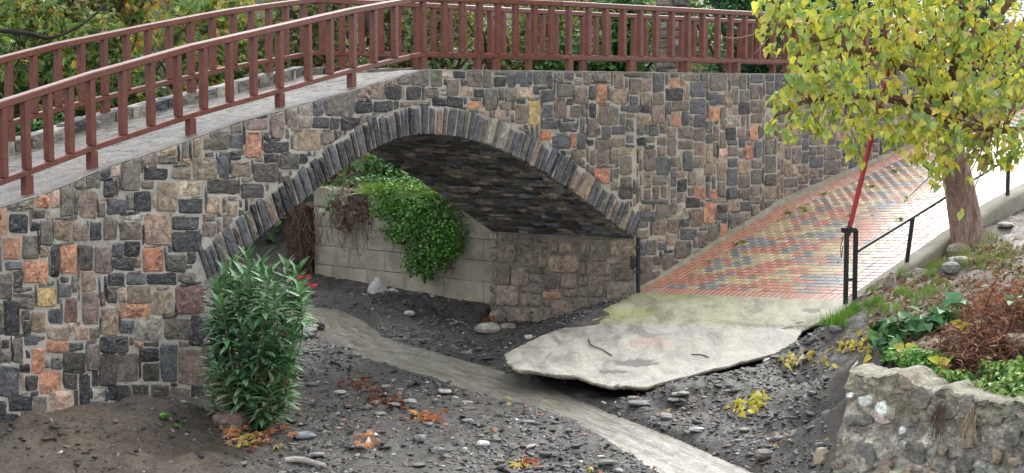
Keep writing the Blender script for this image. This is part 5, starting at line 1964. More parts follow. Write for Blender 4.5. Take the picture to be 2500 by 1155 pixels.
hr = empty('ramp_handrail', rw(1.3, RW + .15), 'thin black steel handrail along the open side of the brick ramp', 'handrail')
hp = []
for a, hgt in ((1.31, .66), (3.89, .60), (6.2, .60), (8.6, .6), (11, .6)):
    q = rw(a, RW + .16)
    lean = .04 if a < 2 else 0
    V, F = bar((q[0] - lean, q[1], q[2] - .05), (q[0] + lean, q[1], q[2] + hgt), .055, .045, up=(0, 1, 0)); mk('post', V, F, M['black'], hr)
    hp.append(Vector((q[0] + lean, q[1], q[2] + hgt)))
st = Vector((b2[0] + .02, b2[1], at(2086, 614, Y0 + .12)[2]))
mb = MB()
for a_, b_ in zip([st] + hp[:-1], hp):
    V, F = bar(a_, b_, .04, .035); mb.add(V, F)
mb.build('rail', M['black'], hr)
V, F = bar(hp[0] + Vector((-.04, -.07, -.70)), hp[0] + Vector((.05, .07, -.70)), .12, .012); mk('foot_plate', V, F, M['black'], hr)

# ------------------------------------------------------------------ the yellowing tree
TY = 23.4
tb = np.array(onground(2362, 604))
tree = empty('mulberry_tree', tuple(tb), 'leaning tree with yellow-green autumn leaves beside the ramp', 'tree')
def tp3(u, v, Y): return Vector(at(u, v, Y))
ys = tb[1]
V, F = tube(bezpts([Vector(tb) - Vector((-.03, 0, .25)), Vector(tb) + Vector((0, 0, .05)), tp3(2350, 500, ys), tp3(2335, 420, ys - .1), tp3(2318, 340, ys - .2), tp3(2300, 240, ys - .35), tp3(2290, 160, ys - .5)], 4),
            [.34, .31, .285, .265, .25, .245, .24, .235, .23, .22, .215, .21, .205, .2, .19, .18, .17, .165, .16, .15, .145, .135, .13, .12, .11], 18)
V = [Vector(v) + Vector((1, 1, 0)) * 0.05 * float(fbm(v[0] * 7 + v[1] * 5, v[2] * 1.6, 3, 71)) - Vector((0, 1, 0)) * .05 * float(fbm(v[0] * 14, v[2] * 2.5, 3, 72)) for v in V]
def mat_bark():
    m, nt, p, out = newmat('grey_pink_bark')
    g1 = position(nt, (5, 5, 1.1)); g2 = position(nt, (16, 16, 4)); 
    n1 = noise(nt, 1.6, 6, 0.7, g1, .6); n2 = noise(nt, 2.0, 5, .7, g2, .3)
    c = ramp(nt, n1, [(.3, (.12, .065, .052)), (.45, (.32, .20, .165)), (.6, (.43, .33, .29)), (.75, (.58, .51, .46))])
    c = mixc(nt, 1.0, c, ramp(nt, n2, [(.3, g3(.5)), (.7, g3(1.35))]), 'MULTIPLY')
    L(nt, c, p.inputs['Base Color']); p.inputs['Roughness'].default_value = .75
    nb = bump(nt, p, n1, .9, .04); bump(nt, p, n2, .8, .02, nb)
    return m
M['bark'] = mat_bark()
mk('trunk', V, F, M['bark'], tree, None, smooth=True)
BLOBS = [(1935, 55, 21.6, .42), (1900, 20, 21.6, .3), (2010, 110, 21.8, .5), (1975, 205, 21.4, .38), (1905, 245, 21.3, .17), (1885, 305, 21.3, .11), (1945, 285, 21.3, .2), (2050, 245, 21.6, .42), (2078, 350, 21.6, .16), (2095, 385, 21.6, .08),
         (2125, 150, 22.2, .5), (2150, 275, 21.8, .38), (2225, 85, 22.4, .55), (2255, 215, 22.2, .48), (2225, 310, 21.8, .3), (2335, 125, 22.4, .55), (2365, 265, 21.8, .42), (2430, 330, 21.6, .3), (2445, 80, 22.0, .55), (2470, 215, 21.4, .46),
         (2305, 385, 21.4, .17), (2285, 445, 21.3, .09), (2485, 345, 21.3, .24), (2055, 20, 22.2, .45), (2155, 0, 22.6, .5), (2320, 0, 22.6, .5), (2215, 480, 21.6, .03), (2240, 380, 21.7, .15), (2370, 435, 21.3, .06), (2345, 515, 21.2, .05), (2385, 350, 21.6, .2),
         (2550, 150, 22, .6), (2600, 300, 22, .5), (2100, -140, 22.8, .7), (2300, -160, 22.8, .8), (2500, -120, 22.8, .8), (1960, -80, 22.2, .5), (2700, 50, 22.8, .8), (2440, 400, 21.4, .09), (1925, 325, 21.3, .1), (2015, 315, 21.3, .13), (2110, 315, 21.4, .2), (2185, 345, 21.4, .16), (2265, 330, 21.5, .25), (2395, 385, 21.5, .16), (2470, 385, 21.4, .15), (2320, 330, 21.3, .2), (2295, 410, 21.2, .15), (1870, 120, 21.4, .08), (1995, 300, 21.4, .15), (2020, 165, 21.2, .25)]
limbs = [[(2312, 300, ys - .25), (2250, 200, 22.9), (2170, 145, 22.5), (2080, 120, 22.1), (1990, 95, 21.8), (1920, 60, 21.7)],
         [(2306, 260, ys - .3), (2330, 160, 22.9), (2350, 60, 22.7), (2370, -60, 22.7), (2380, -180, 22.8)],
         [(2300, 240, ys - .35), (2240, 100, 22.8), (2170, 0, 22.7), (2110, -120, 22.8)],
         [(2315, 310, ys - .2), (2400, 230, 22.6), (2480, 180, 22.0), (2560, 130, 22)],
         [(2308, 280, ys - .3), (2230, 255, 22.5), (2140, 235, 22.0), (2050, 235, 21.7), (1960, 250, 21.4), (1890, 285, 21.3)],
         [(2300, 230, ys - .3), (2420, 60, 22.4), (2540, -60, 22.6), (2680, 0, 22.8)],
         [(2312, 320, ys - .2), (2390, 310, 22.0), (2450, 320, 21.6), (2600, 300, 22)]]
mb = MB()
allbp = []
for lm in limbs:
    P = bezpts([at(*q) for q in lm], 6)
    r = np.linspace(.085, .016, len(P))
    V, F = tube(P, list(r), 8); mk('branch', V, F, M['wood'], tree, (.15, .085, .06))
    allbp += [p.copy() for p in P[3:]]
for (u, v, Yb, r) in BLOBS:
    c = Vector(at(u, v, Yb))
    near_ = min(allbp, key=lambda p: (p - c).length)
    for k in range(max(1, int(r * 9))):
        e = c + Vector((rng.gauss(0, .5), rng.gauss(0, .5), rng.gauss(0, .4))) * r
        mid = (near_ + e) / 2 + Vector((rng.uniform(-.1, .1), rng.uniform(-.1, .1), rng.uniform(0, .15)))
        V, F = tube(bezpts([near_, mid, e], 3), [.014, .012, .01, .009, .008, .006, .005], 5); mb.add(V, F, (.19, .11, .075))
V, F = tube(bezpts([at(1960, 40, 21.6), at(1890, 66, 21.5), at(1810, 92, 21.4), at(1755, 90, 21.3)], 4), .008, 5); mb.add(V, F, (.28, .17, .13))
V, F = tube(bezpts([at(1900, 58, 21.5), at(1870, 100, 21.4), at(1840, 132, 21.4)], 4), .006, 5); mb.add(V, F, (.28, .17, .13))
mb.build('twigs', M['wood'], tree, kind='stuff')
pos = []; base_c = []
for (u, v, Yb, r) in BLOBS:
    nl = max(4, int(500 * r * r + 70 * r))
    c = np.array(at(u, v, Yb))
    q = nr.normal(size=(nl, 3)); q /= np.linalg.norm(q, axis=1)[:, None]
    q *= (nr.uniform(0, 1, (nl, 1)) ** .45) * r * np.array((1.15, 1.15, .95))
    pos.append(c + q)
    hue = nr.uniform(0, 1)
    w = [1.7 + 1.4 * hue, 3.2, 3.2 - hue, 2.0, .5]
    base_c.append(cmix(nl, [(.68, .63, .12), (.52, .56, .12), (.36, .46, .13), (.22, .34, .11), (.58, .46, .15)], w, .2))
pos = np.concatenate(pos); base_c = np.concatenate(base_c)
n = len(pos)
th = nr.uniform(0, 2 * np.pi, n)
tipd = np.stack([np.cos(th) * .75, np.sin(th) * .75, nr.normal(-.75, .45, n)], 1)
nm_ = np.stack([np.cos(th) * .7 + nr.normal(0, .5, n), np.sin(th) * .7 + nr.normal(0, .5, n) - .4, .6 + nr.normal(0, .4, n)], 1)
R = frames(tipd, nm_)
sc = nr.uniform(.06, .155, n)
uu = 1250 + FPX * pos[:, 0] / pos[:, 1]; vv = 215 + (EYE - pos[:, 2]) * FPX / pos[:, 1]
inv = (uu > 0) & (uu < 2495) & (vv > 3) & (vv < 1100)
# how openly a leaf shows: near the camera side of the crown, large
score = sc * 6 - pos[:, 1] * .9 + inv * 100 + nr.uniform(0, .3, n)
order = np.argsort(-score)
ind = order[:300]; rest_i = order[300:]
# eight shared leaf meshes
LM = []
for k in range(10):
    c = cmix(1, [(.68, .63, .12), (.52, .56, .12), (.36, .46, .13), (.22, .34, .11), (.58, .46, .15)][k % 5:k % 5 + 1], None, .1)[0]
    tv = (HEART if k % 2 else OVATE)[0].copy(); tf = (HEART if k % 2 else OVATE)[1]
    tv[:, 2] += .10 * np.sin(tv[:, 1] * 5 + k) * np.abs(tv[:, 0])
    me_o = mk('leaf_master', tv, tf, M['leaf'], None, c, smooth=True, origin=(0, 0, 0))
    LM.append((me_o.data, c)); bpy.data.objects.remove(me_o)
LMc = np.array([c for _, c in LM])
for i in ind:
    k = int(np.argmin(((LMc - base_c[i]) ** 2).sum(1) + nr.uniform(0, .01, len(LM))))
    o = bpy.data.objects.new('leaf', LM[k][0]); COL.objects.link(o)
    o.parent = tree
    m4 = Matrix(R[i].tolist()).to_4x4(); s_ = sc[i]
    o.matrix_local = Matrix.Translation(Vector(pos[i]) - Vector(tb)) @ m4 @ Matrix.Diagonal((s_, s_, s_, 1))
h_ = len(rest_i) // 2
V, F, C = merge([scatter(HEART[0], HEART[1], pos[rest_i[:h_]], R[rest_i[:h_]], sc[rest_i[:h_]], base_c[rest_i[:h_]]), scatter(OVATE[0], OVATE[1], pos[rest_i[h_:]], R[rest_i[h_:]], sc[rest_i[h_:]], base_c[rest_i[h_:]])])
mk('crown', V, F, M['leaf'], tree, C, smooth=True, kind='stuff')
print('tree leaves', n)

# ------------------------------------------------------------------ oleander
ob = np.array(onground(590, 1035)); oy = ob[1] - .1
ol = empty('oleander_bush', tuple(ob), 'tall grey-green oleander bush growing beside the left foot of the arch', 'shrub')
SH = [(728, 655), (735, 700), (718, 780), (700, 860), (535, 700), (530, 780), (535, 900), (722, 810), (548, 660), (710, 930), (603, 622), (640, 668), (700, 648), (722, 690), (560, 680), (650, 725), (590, 745), (540, 735), (690, 770), (620, 800), (560, 830), (665, 840), (600, 880), (735, 725), (525, 800), (650, 905), (610, 945), (680, 975), (580, 985), (640, 640), (570, 640),
      (612, 700), (672, 700), (535, 740), (700, 830), (540, 890), (640, 770), (585, 690), (660, 660), (545, 960), (640, 930), (600, 930), (700, 930), (520, 930), (665, 985), (630, 900), (560, 1000), (690, 870), (540, 850), (575, 790), (625, 770), (700, 790), (600, 810), (650, 800), (700, 900), (620, 1000), (530, 860), (690, 730), (560, 770), (605, 840), (640, 860), (580, 920), (668, 940), (655, 1010), (600, 665), (530, 700)]
LP_ = []; LT = []; LN = []; LC_ = []; LS = []
mb = MB()
for (u, v) in SH:
    tipp = Vector(at(u, v, oy + rng.uniform(-.35, .45)))
    root = Vector(ob) + Vector((rng.uniform(-.22, .25), rng.uniform(-.15, .2), -.05))
    dh = tipp - root; dh.z = 0
    mid = root.lerp(tipp, .5) + dh * .3 + Vector((rng.uniform(-.1, .1), rng.uniform(-.1, .1), rng.uniform(-.05, .1)))
    P = bezpts([root, mid, tipp], 8)
    V, F = tube(P, list(np.linspace(.013, .004, len(P))), 5); mb.add(V, F, (.13, .12, .07))
    Lt = (P[-1] - P[0]).length
    nsh = 30
    for k in range(nsh):
        f = 1 - (k / nsh) * min(.8, .55 / max(Lt, .3))
        q = P[min(len(P) - 1, int(f * (len(P) - 1) + .5))].lerp(P[max(0, int(f * (len(P) - 1)) )], .5)
        ax = (P[-1] - P[-4]).normalized() * .55 + Vector((0, -.2, .18))
        a = k * 2.4
        side = Vector((math.cos(a), math.sin(a), 0))
        open_ = .35 + 1.1 * (k / nsh)
        d = (ax * (1.15 - 1.05 * k / nsh) + side * open_ + Vector((0, 0, -.30 * k / nsh))).normalized()
        LP_.append(q + Vector((rng.uniform(-.01, .01),) * 3)); LT.append(d); LN.append(Vector((0, 0, 1)) + ax * .4 - side * .3)
        low = v > 880
        if low and rng.random() < .35: LC_.append((.26, .27, .17))
        else:
            f_ = rng.uniform(.7, 1.25); LC_.append(tuple(x_ * f_ for x_ in rng.choice([(.11, .25, .12), (.16, .32, .17), (.07, .17, .085), (.22, .37, .20)])))
        LS.append(rng.uniform(.15, .25))
mb.build('stems', M['wood'], ol)
LP_ = np.array([tuple(q) for q in LP_]); LT = np.array([tuple(q) for q in LT]); LN = np.array([tuple(q) for q in LN]); LC_ = np.array(LC_); LS = np.array(LS)
R = frames(LT, LN)
order = np.argsort(LP_[:, 1] - LS * 2 - (LT[:, 0] ** 2) * .5)
ind = order[:300]; ri = order[300:]
LM2 = []
for k in range(6):
    c = [(.11, .25, .12), (.16, .32, .17), (.07, .17, .085), (.22, .37, .20), (.30, .31, .20), (.11, .22, .12)][k]
    me_o = mk('leaf_master', LANCE[0], LANCE[1], M['waxy'], None, c, smooth=True, origin=(0, 0, 0)); LM2.append((me_o.data, c)); bpy.data.objects.remove(me_o)
LMc = np.array([c for _, c in LM2])
for i in ind:
    k = int(np.argmin(((LMc - LC_[i]) ** 2).sum(1)))
    o = bpy.data.objects.new('leaf', LM2[k][0]); COL.objects.link(o); o.parent = ol
    s_ = LS[i]
    o.matrix_local = Matrix.Translation(Vector(LP_[i]) - Vector(ob)) @ Matrix(R[i].tolist()).to_4x4() @ Matrix.Diagonal((s_, s_, s_, 1))
V, F, C = scatter(LANCE[0], LANCE[1], LP_[ri], R[ri], LS[ri], LC_[ri])
mk('foliage', V, F, M['waxy'], ol, C, smooth=True, kind='stuff')
for (u, v) in ((742, 676), (757, 698), (697, 816), (664, 652)):
    q = np.array(at(u, v, oy))
    nn_ = 7; th = nr.uniform(0, 6.28, nn_)
    V, F, C = scatter(LANCE[0], LANCE[1], np.repeat(q[None], nn_, 0), frames(np.stack([np.cos(th) * 1.0, np.sin(th) * .5, nr.uniform(-.3, .7, nn_)], 1), nr.normal(size=(nn_, 3)) + np.array((0, -1, 0))), nr.uniform(.07, .11, nn_) * (1 if u > 700 else .5), cmix(nn_, [(.45, .03, .06), (.5, .06, .10)]))
    mk('flower', V, F, M['waxy'], ol, C)

# ------------------------------------------------------------------ foliage clouds
def cloud(center, rad, nl, size, tmpl, cols, w=None, hang=.0, j=.25, shell=.5, wind=None):
    c = np.array(center, float); rad = np.array(rad, float)
    q = nr.normal(size=(nl, 3)); q /= np.linalg.norm(q, axis=1)[:, None]
    rr = nr.uniform(0, 1, (nl, 1)) ** shell
    q = q * rr * rad
    # clumps
    k = fbm(q[:, 0] * 2.2 / max(rad[0], .2) + c[0], q[:, 2] * 2.2 / max(rad[2], .2) + c[2], 3, 17)
    q = q * (1 + 0.5 * k[:, None])
    P = c + q
    th = nr.uniform(0, 2 * np.pi, nl)
    tipd = np.stack([np.cos(th), np.sin(th), nr.normal(-hang, .5, nl)], 1)
    nm = q / (np.linalg.norm(q, axis=1)[:, None] + 1e-6) + nr.normal(0, .5, (nl, 3)) + np.array((0, -.3, .5))
    return scatter(tmpl[0], tmpl[1], P, frames(tipd, nm), nr.uniform(.6, 1.3, nl) * size, cmix(nl, cols, w, j))

# creeper on the channel wall
cb = CH.w(CH.img(1060, 560)[0], 1.2)
cr = empty('creeper', (cb[0], cb[1], 1.9), 'bright green trailing creeper hanging over the channel wall under the arch', 'creeper')
parts = []
GRN = [(.09, .25, .05), (.15, .36, .07), (.05, .14, .035), (.22, .40, .09)]
for (u, v, r, dep, nl) in ((1000, 470, .55, .35, 700), (1075, 500, .55, .4, 900), (1115, 560, .42, .35, 700), (1050, 570, .5, .35, 900), (990, 560, .3, .25, 350), (1090, 620, .33, .3, 600), (1035, 635, .28, .22, 400), (1065, 665, .14, .15, 140), (960, 500, .3, .3, 350), (1130, 600, .2, .2, 250), (1020, 520, .4, .4, 500)):
    t, z_ = CH.img(u, v)
    p = CH.w(t, z_, .22)
    parts.append(cloud(p, (r, dep, r), int(nl * 1.3), .062, SMALL, GRN, [4, 4, 3, 1.4], .5))
V, F, C = merge(parts)
mk('foliage', V, F, M['waxy'], cr, C, kind='stuff')
V = []; 
mb = MB()
for k in range(14):
    u = rng.uniform(960, 1130); t, z_ = CH.img(u, 470)
    p = Vector(CH.w(t, z_, .25)); P = [p]
    for _ in range(5): P.append(P[-1] + Vector((rng.uniform(-.08, .08), rng.uniform(-.03, .02), -rng.uniform(.15, .28))))
    V, F = tube(P, .006, 4); mb.add(V, F, (.12, .10, .05))
mb.build('stems', M['wood'], cr, kind='stuff')

def grass(name, pts, nl, hgt, cols, label=None, cat=None, kind=None, lean=(0, 0, 0), w=None, tm=BLADE, wid=1.0, spread=.5, mat='waxy'):
    """pts: (x, y, z, r)"""
    pts = np.array(pts, float)
    k = nr.randint(0, len(pts), nl)
    off = nr.normal(size=(nl, 2)) * pts[k, 3:4] * .6
    P = np.stack([pts[k, 0] + off[:, 0], pts[k, 1] + off[:, 1], pts[k, 2]], 1)
    th = nr.uniform(0, 2 * np.pi, nl)
    tip = np.stack([np.cos(th) * spread + lean[0], np.sin(th) * spread + lean[1], np.ones(nl) + lean[2]], 1)
    nm = np.stack([np.cos(th), np.sin(th), np.full(nl, .5)], 1)
    s = nr.uniform(.5, 1.2, nl) * hgt
    sc3 = np.stack([s * wid, s, s], 1)
    V, F, C = scatter(tm[0], tm[1], P, frames(tip, nm), sc3, cmix(nl, cols, w, .25))
    o = mk(name, V, F, M[mat], None, C, kind=kind)
    if label: tag(o, label, cat)
    return o
# long grass flopping over the wall top
gpnts = []
for u in np.linspace(905, 1120, 26):
    t, z_ = CH.img(u, 470); p = CH.w(t, 2.02, -.05 - .3 * rng.random()); gpnts.append((p[0], p[1], 1.98, .15))
grass('grass', gpnts, 1500, .55, [(.24, .44, .09), (.15, .32, .06), (.42, .50, .18)], kind='stuff', lean=(-.25, -.75, -.55), spread=.45, wid=.7)
# bank vegetation above the channel wall
bankp = []
bk_ = empty('bank_weeds', CH.w(1.0, 2.0, -.8), 'dark green broad weeds crowding the bank above the channel wall', 'weeds')
parts = []
for u in np.linspace(800, 1010, 16):
    for dd in (-.5, -1.1, -1.9, -2.7):
        t, _z = CH.img(u, 430); p = CH.w(t, 0, dd); zz = float(gz(p[0], p[1])[0])
        parts.append(cloud((p[0], p[1], max(zz, 1.9) + .1), (.35, .35, .28), 130, .10, OVATE, [(.035, .10, .03), (.06, .16, .045), (.10, .22, .05), (.22, .22, .07)], [4, 4, 2, .7], .3))
V, F, C = merge(parts); mk('foliage', V, F, M['waxy'], bk_, C, kind='stuff')
# pale tall weed
tw = CH.img(822, 470); pw = np.array(CH.w(tw[0], 0, .1)); zt_ = at(822, 455, pw[1])[2]
wd = empty('leafy_weed', (pw[0], pw[1], zt_ - .35), 'pale grey-green broad leaved weed at the top left of the channel wall', 'weed')
n = 16; q = np.array((pw[0], pw[1], zt_ - .3)) + nr.normal(0, .09, (n, 3)) * np.array((1, .6, 2.2)); th = nr.uniform(0, 6.28, n)
V, F, C = scatter(OVATE[0], OVATE[1], q, frames(np.stack([np.cos(th), np.sin(th) - .3, nr.normal(-.1, .5, n)], 1), np.stack([nr.normal(0, .4, n), -.8 + 0 * th, .7 + 0 * th], 1)), nr.uniform(.12, .2, n), cmix(n, [(.24, .36, .22), (.18, .30, .17)]))
mk('leaves', V, F, M['waxy'], wd, C)
V, F = tube([(pw[0], pw[1], zt_ - .75), (pw[0], pw[1], zt_)], .008, 5); mk('stem', V, F, M['wood'], wd, (.15, .2, .08))
# dead roots over the wall
rt = empty('hanging_roots', CH.w(CH.img(840, 500)[0], 1.9), 'tangle of dry brown roots and dead leaves hanging on the pale channel wall', 'roots')
mb = MB()
for k in range(80):
    u = rng.gauss(870, 36); 
    t, z_ = CH.img(u, rng.uniform(445, 520))
    P = [Vector(CH.w(t, z_, .08 + .12 * rng.random()))]
    for _ in range(rng.randint(3, 7)):
        P.append(P[-1] + Vector((rng.uniform(-.09, .09), rng.uniform(-.05, .03), -rng.uniform(.04, .20))))
    V, F = tube(P, rng.uniform(.003, .007), 4, cap=False); mb.add(V, F, rng.choice([(.14, .09, .065), (.10, .065, .05), (.20, .14, .10), (.07, .05, .04)]))
mb.build('strands', M['wood'], rt)
parts = []
for (u, v, r) in ((835, 500, .3), (870, 480, .3), (900, 520, .22), (850, 540, .2), (895, 470, .25)):
    t, z_ = CH.img(u, v); parts.append(cloud(CH.w(t, z_, .12), (r, .14, r), 60, .075, OVATE, [(.17, .09, .065), (.11, .065, .05), (.24, .16, .11)], None, .6))
V, F, C = merge(parts); mk('dead_leaves', V, F, M['dry'], rt, C, kind='stuff')
# root mass at the left end of the channel wall
rm = empty('root_mass', at(740, 640, 30.6), 'dark mass of soil and roots beside the left end of the channel wall', 'roots')
V = []; F = []
e0 = np.array(at(735, 500, 30.9)); e1 = np.array(at(735, 668, 30.6))
nu, nv = 16, 18
for i in range(nv + 1):
    q = e0 + (e1 - e0) * i / nv
    for k in range(nu):
        th = 2 * math.pi * k / nu
        r = .24 * (1.15 - .35 * i / nv) * (1 + 1.0 * float(fbm(math.cos(th) * 2 + i * .3, math.sin(th) * 2, 3, 501)))
        V.append((q[0] + math.cos(th) * r, q[1] + math.sin(th) * r, q[2] + .05 * math.sin(th * 3)))
for i in range(nv):
    for k in range(nu): F.append((i * nu + k, i * nu + (k + 1) % nu, (i + 1) * nu + (k + 1) % nu, (i + 1) * nu + k))
F.append(tuple(range(nu)))
mk('soil', V, F, M['wood'], rm, (.07, .045, .035))
mb = MB()
for k in range(34):
    P = [Vector(at(rng.uniform(715, 775), rng.uniform(490, 560), 30.35))]
    for _ in range(rng.randint(4, 8)): P.append(P[-1] + Vector((rng.uniform(-.09, .09), rng.uniform(-.04, .04), -rng.uniform(.04, .2))))
    V, F = tube(P, rng.uniform(.004, .009), 4, cap=False); mb.add(V, F, rng.choice([(.12, .075, .055), (.07, .045, .035), (.17, .11, .08)]))
mb.build('strands', M['wood'], rm)

# ------------------------------------------------------------------ plants on the right bank
def gpt(u, v, r): 
    q = onground(u, v); return (q[0], q[1], q[2], r)
grass('grass_tuft', [gpt(1990, 805, .10), gpt(2030, 795, .14), (gpt(2065, 778, .14)), gpt(2085, 765, .08), gpt(2050, 800, .1)], 1500, .13, [(.13, .30, .04), (.20, .38, .06), (.08, .2, .03)], 'bright green grass tuft at the foot of the barrier post', 'grass tuft', spread=.8)
grass('grass_tuft', [gpt(2120, 752, .07), gpt(2145, 745, .08)], 500, .11, [(.12, .26, .05), (.18, .32, .07)], 'small green tuft right of the barrier post', 'grass tuft', spread=.9)
grass('grass', [gpt(rng.uniform(2270, 2480), rng.uniform(575, 660), .12) for _ in range(16)], 1600, .14, [(.16, .24, .06), (.22, .28, .09), (.30, .28, .12)], kind='stuff', spread=.9)
grass('grass', [gpt(rng.uniform(2140, 2500), rng.uniform(600, 780), .1) for _ in range(40)], 2200, .08, [(.12, .24, .06), (.2, .3, .08)], kind='stuff', spread=1.0)
def plant(name, label, cat, pts, size, tmpl, cols, nl, hgt, hang=.1, w=None):
    q0 = onground(pts[0][0], pts[0][1])
    e = empty(name, q0, label, cat)
    parts = []; mb = MB()
    for (u, v, r) in pts:
        q = onground(u, v)
        parts.append(cloud((q[0], q[1], q[2] + hgt * .55), (r, r * .8, hgt * .6), int(nl), size, tmpl, cols, w, hang, shell=.6))
        for k in range(5):
            a = Vector(q) + Vector((rng.uniform(-r, r) * .5, rng.uniform(-r, r) * .4, -.02))
            V, F = tube([a, a + Vector((rng.uniform(-.05, .05), rng.uniform(-.05, .05), hgt))], .005, 4); mb.add(V, F, (.12, .16, .07))
    V, F, C = merge(parts); mk('foliage', V, F, M['waxy'], e, C, smooth=True, kind='stuff')
    mb.build('stems', M['wood'], e, kind='stuff')
NET = [(.05, .16, .06), (.08, .23, .08), (.035, .10, .045), (.16, .30, .14)]
plant('nettle_clump', 'dark green broad leaved nettle clump at the edge of the terrace', 'plant', [(2150, 850, .16), (2190, 835, .18), (2235, 828, .18), (2280, 820, .16), (2170, 880, .14), (2305, 800, .12)], .12, HEART, NET, 60, .24, .15)
plant('clover_patch', 'light green small leaved weed patch below the nettle clump', 'plant', [(2200, 905, .16), (2245, 895, .18), (2290, 905, .15), (2230, 925, .14), (2180, 915, .12), (2270, 930, .12)], .055, SMALL, [(.14, .33, .07), (.10, .26, .05), (.20, .40, .10)], 260, .16, .2)
plant('weed_clump', 'green leafy weeds overhanging the rubble wall at the right border', 'plant', [(2340, 950, .15), (2390, 975, .16), (2440, 985, .18), (2490, 960, .2), (2480, 1010, .16), (2420, 940, .14), (2360, 985, .1), (2540, 990, .2), (2300, 945, .1), (2455, 930, .16), (2500, 925, .14), (2380, 1005, .08), (2450, 1030, .1)], .06, SMALL, [(.16, .33, .06), (.10, .24, .05), (.28, .36, .10)], 260, .18, .4)
plant('broad_leaf_weed', 'single bluish green broad leaved weed above the nettles', 'plant', [(2350, 770, .10)], .15, HEART, [(.07, .2, .10), (.1, .26, .13)], 16, .16, .1)
plant('weed_sprig', 'small pale green sprig at the right border above the dry stems', 'plant', [(2485, 765, .10)], .09, OVATE, [(.16, .33, .16)], 30, .16, .1)
# dry fern and bramble stems
for lab, ptsl, nst, cols in (('tangle of dead red-brown fern stems on the terrace', [(2380, 830), (2430, 800), (2470, 830), (2340, 860), (2400, 870), (2450, 870), (2500, 790), (2370, 900), (2330, 890)], 330, [(.20, .09, .055), (.14, .065, .045), (.28, .15, .09), (.09, .05, .04)]),
                             ('rusty orange dead fern fronds along the right border', [(2440, 745), (2490, 740), (2400, 760), (2480, 765)], 150, [(.36, .15, .075), (.26, .11, .06), (.2, .09, .05)])):
    q0 = onground(*ptsl[0]); e = empty('dead_fern', q0, lab, 'dead plant'); mb = MB(); LQ = []; 
    for k in range(nst):
        u, v = rng.choice(ptsl); q = Vector(onground(u + rng.gauss(0, 20), v + rng.gauss(0, 8)))
        d = Vector((rng.uniform(-1, 1), rng.uniform(-.8, .5), rng.uniform(.2, 1.0))).normalized()
        P = [q]; stp = rng.uniform(.05, .10)
        for _ in range(5):
            P.append(P[-1] + d * stp); d = (d + Vector((rng.uniform(-.3, .3), rng.uniform(-.3, .3), -.33))).normalized()
        V, F = tube(P, rng.uniform(.0025, .005), 4, cap=False); mb.add(V, F, rng.choice(cols)); LQ += [tuple(p) for p in P[1:]]
    mb.build('stems', M['wood'], e, kind='stuff')
    LQ = np.array(LQ); n = len(LQ); th = nr.uniform(0, 6.28, n)
    V, F, C = scatter(LANCE[0], LANCE[1], LQ, frames(np.stack([np.cos(th), np.sin(th), nr.normal(0, .5, n)], 1), nr.normal(size=(n, 3)) + np.array((0, -.5, .5))), nr.uniform(.03, .09, n), cmix(n, cols))
    mk('fronds', V, F, M['dry'], e, C, kind='stuff')
for (u, v, c, lab) in ((2345, 840, (.55, .47, .07), 'large yellow leaf caught on the dead fern stems'), (2205, 918, (.48, .44, .10), 'yellow-green leaf on the light green weed patch'), (2290, 935, (.5, .46, .07), 'yellow leaf standing at the lip of the rubble wall')):
    q = np.array(onground(u, v)) + np.array((0, -.05, .16)); n = 3
    V, F, C = scatter(HEART[0], HEART[1], np.repeat(q[None], n, 0) + nr.normal(0, .015, (n, 3)), frames(np.array([(0.6, -.2, .2), (-.7, -.3, .3), (.1, -.3, -.6)]), np.array([(0, -1, .4)] * 3)), np.full(n, .11), cmix(n, [c], None, .08))
    tag(mk('fallen_leaf', V, F, M['dry'], None, C), lab, 'leaf')
# dry root strands on the rubble wall
for lab, us, v0, v1, cc in (('dark dry root strands hanging down the rubble wall', (2296, 2318), 985, 1075, (.10, .07, .055)), ('pale straw strands hanging on the rubble wall', (2370, 2395), 1000, 1090, (.38, .31, .22))):
    mb = MB()
    for k in range(34):
        u = rng.uniform(*us); t, z_ = FWS.img(u, v0 + rng.uniform(-6, 10)); t1, z1_ = FWS.img(u + rng.uniform(-18, 6), v0 + (v1 - v0) * rng.uniform(.4, 1))
        P = [Vector(fwp(t, z_, .05)), Vector(fwp((t + t1) / 2 + rng.uniform(-.01, .01), (z_ + z1_) / 2, .09)), Vector(fwp(t1, z1_, .07))]
        V, F = tube(bezpts(P, 3), rng.uniform(.002, .004), 4, cap=False); mb.add(V, F, cc)
    tag(mb.build('root_strands', M['wood'], None), lab, 'roots')
# litter of dry twigs in front of the oleander and green sprouts on the mound
grass('sprout', [gpt(402, 1022, .03)], 60, .07, [(.13, .32, .06)], 'small green sprout on the soil mound near the stone wall', 'sprout', tm=SMALL, spread=1.2)
grass('sprout', [gpt(432, 1047, .02)], 30, .05, [(.13, .32, .06)], 'tiny green sprout right of the larger sprout on the mound', 'sprout', tm=SMALL, spread=1.2)
grass('dry_grass', [gpt(575, 1000, .1), gpt(610, 1015, .12), gpt(560, 975, .08)], 260, .28, [(.30, .24, .16), (.2, .15, .1)], 'dry straw-coloured grass at the base of the oleander', 'grass tuft', spread=1.1, wid=.7, mat='dry')
# paving weeds
wp = [rw(a, b, .01) + (.05,) for a, b in ((1.9, .42), (2.0, .5), (3.2, .45), (3.4, .6), (3.1, 1.8), (4.6, 1.1), (5.6, .9), (2.9, 2.9), (5.0, 2.2), (3.3, .75), (1.2, .43), (4.2, .43))]
grass('paving_weeds', wp, 380, .05, [(.22, .30, .08), (.30, .33, .10)], kind='stuff', tm=SMALL, spread=1.3)

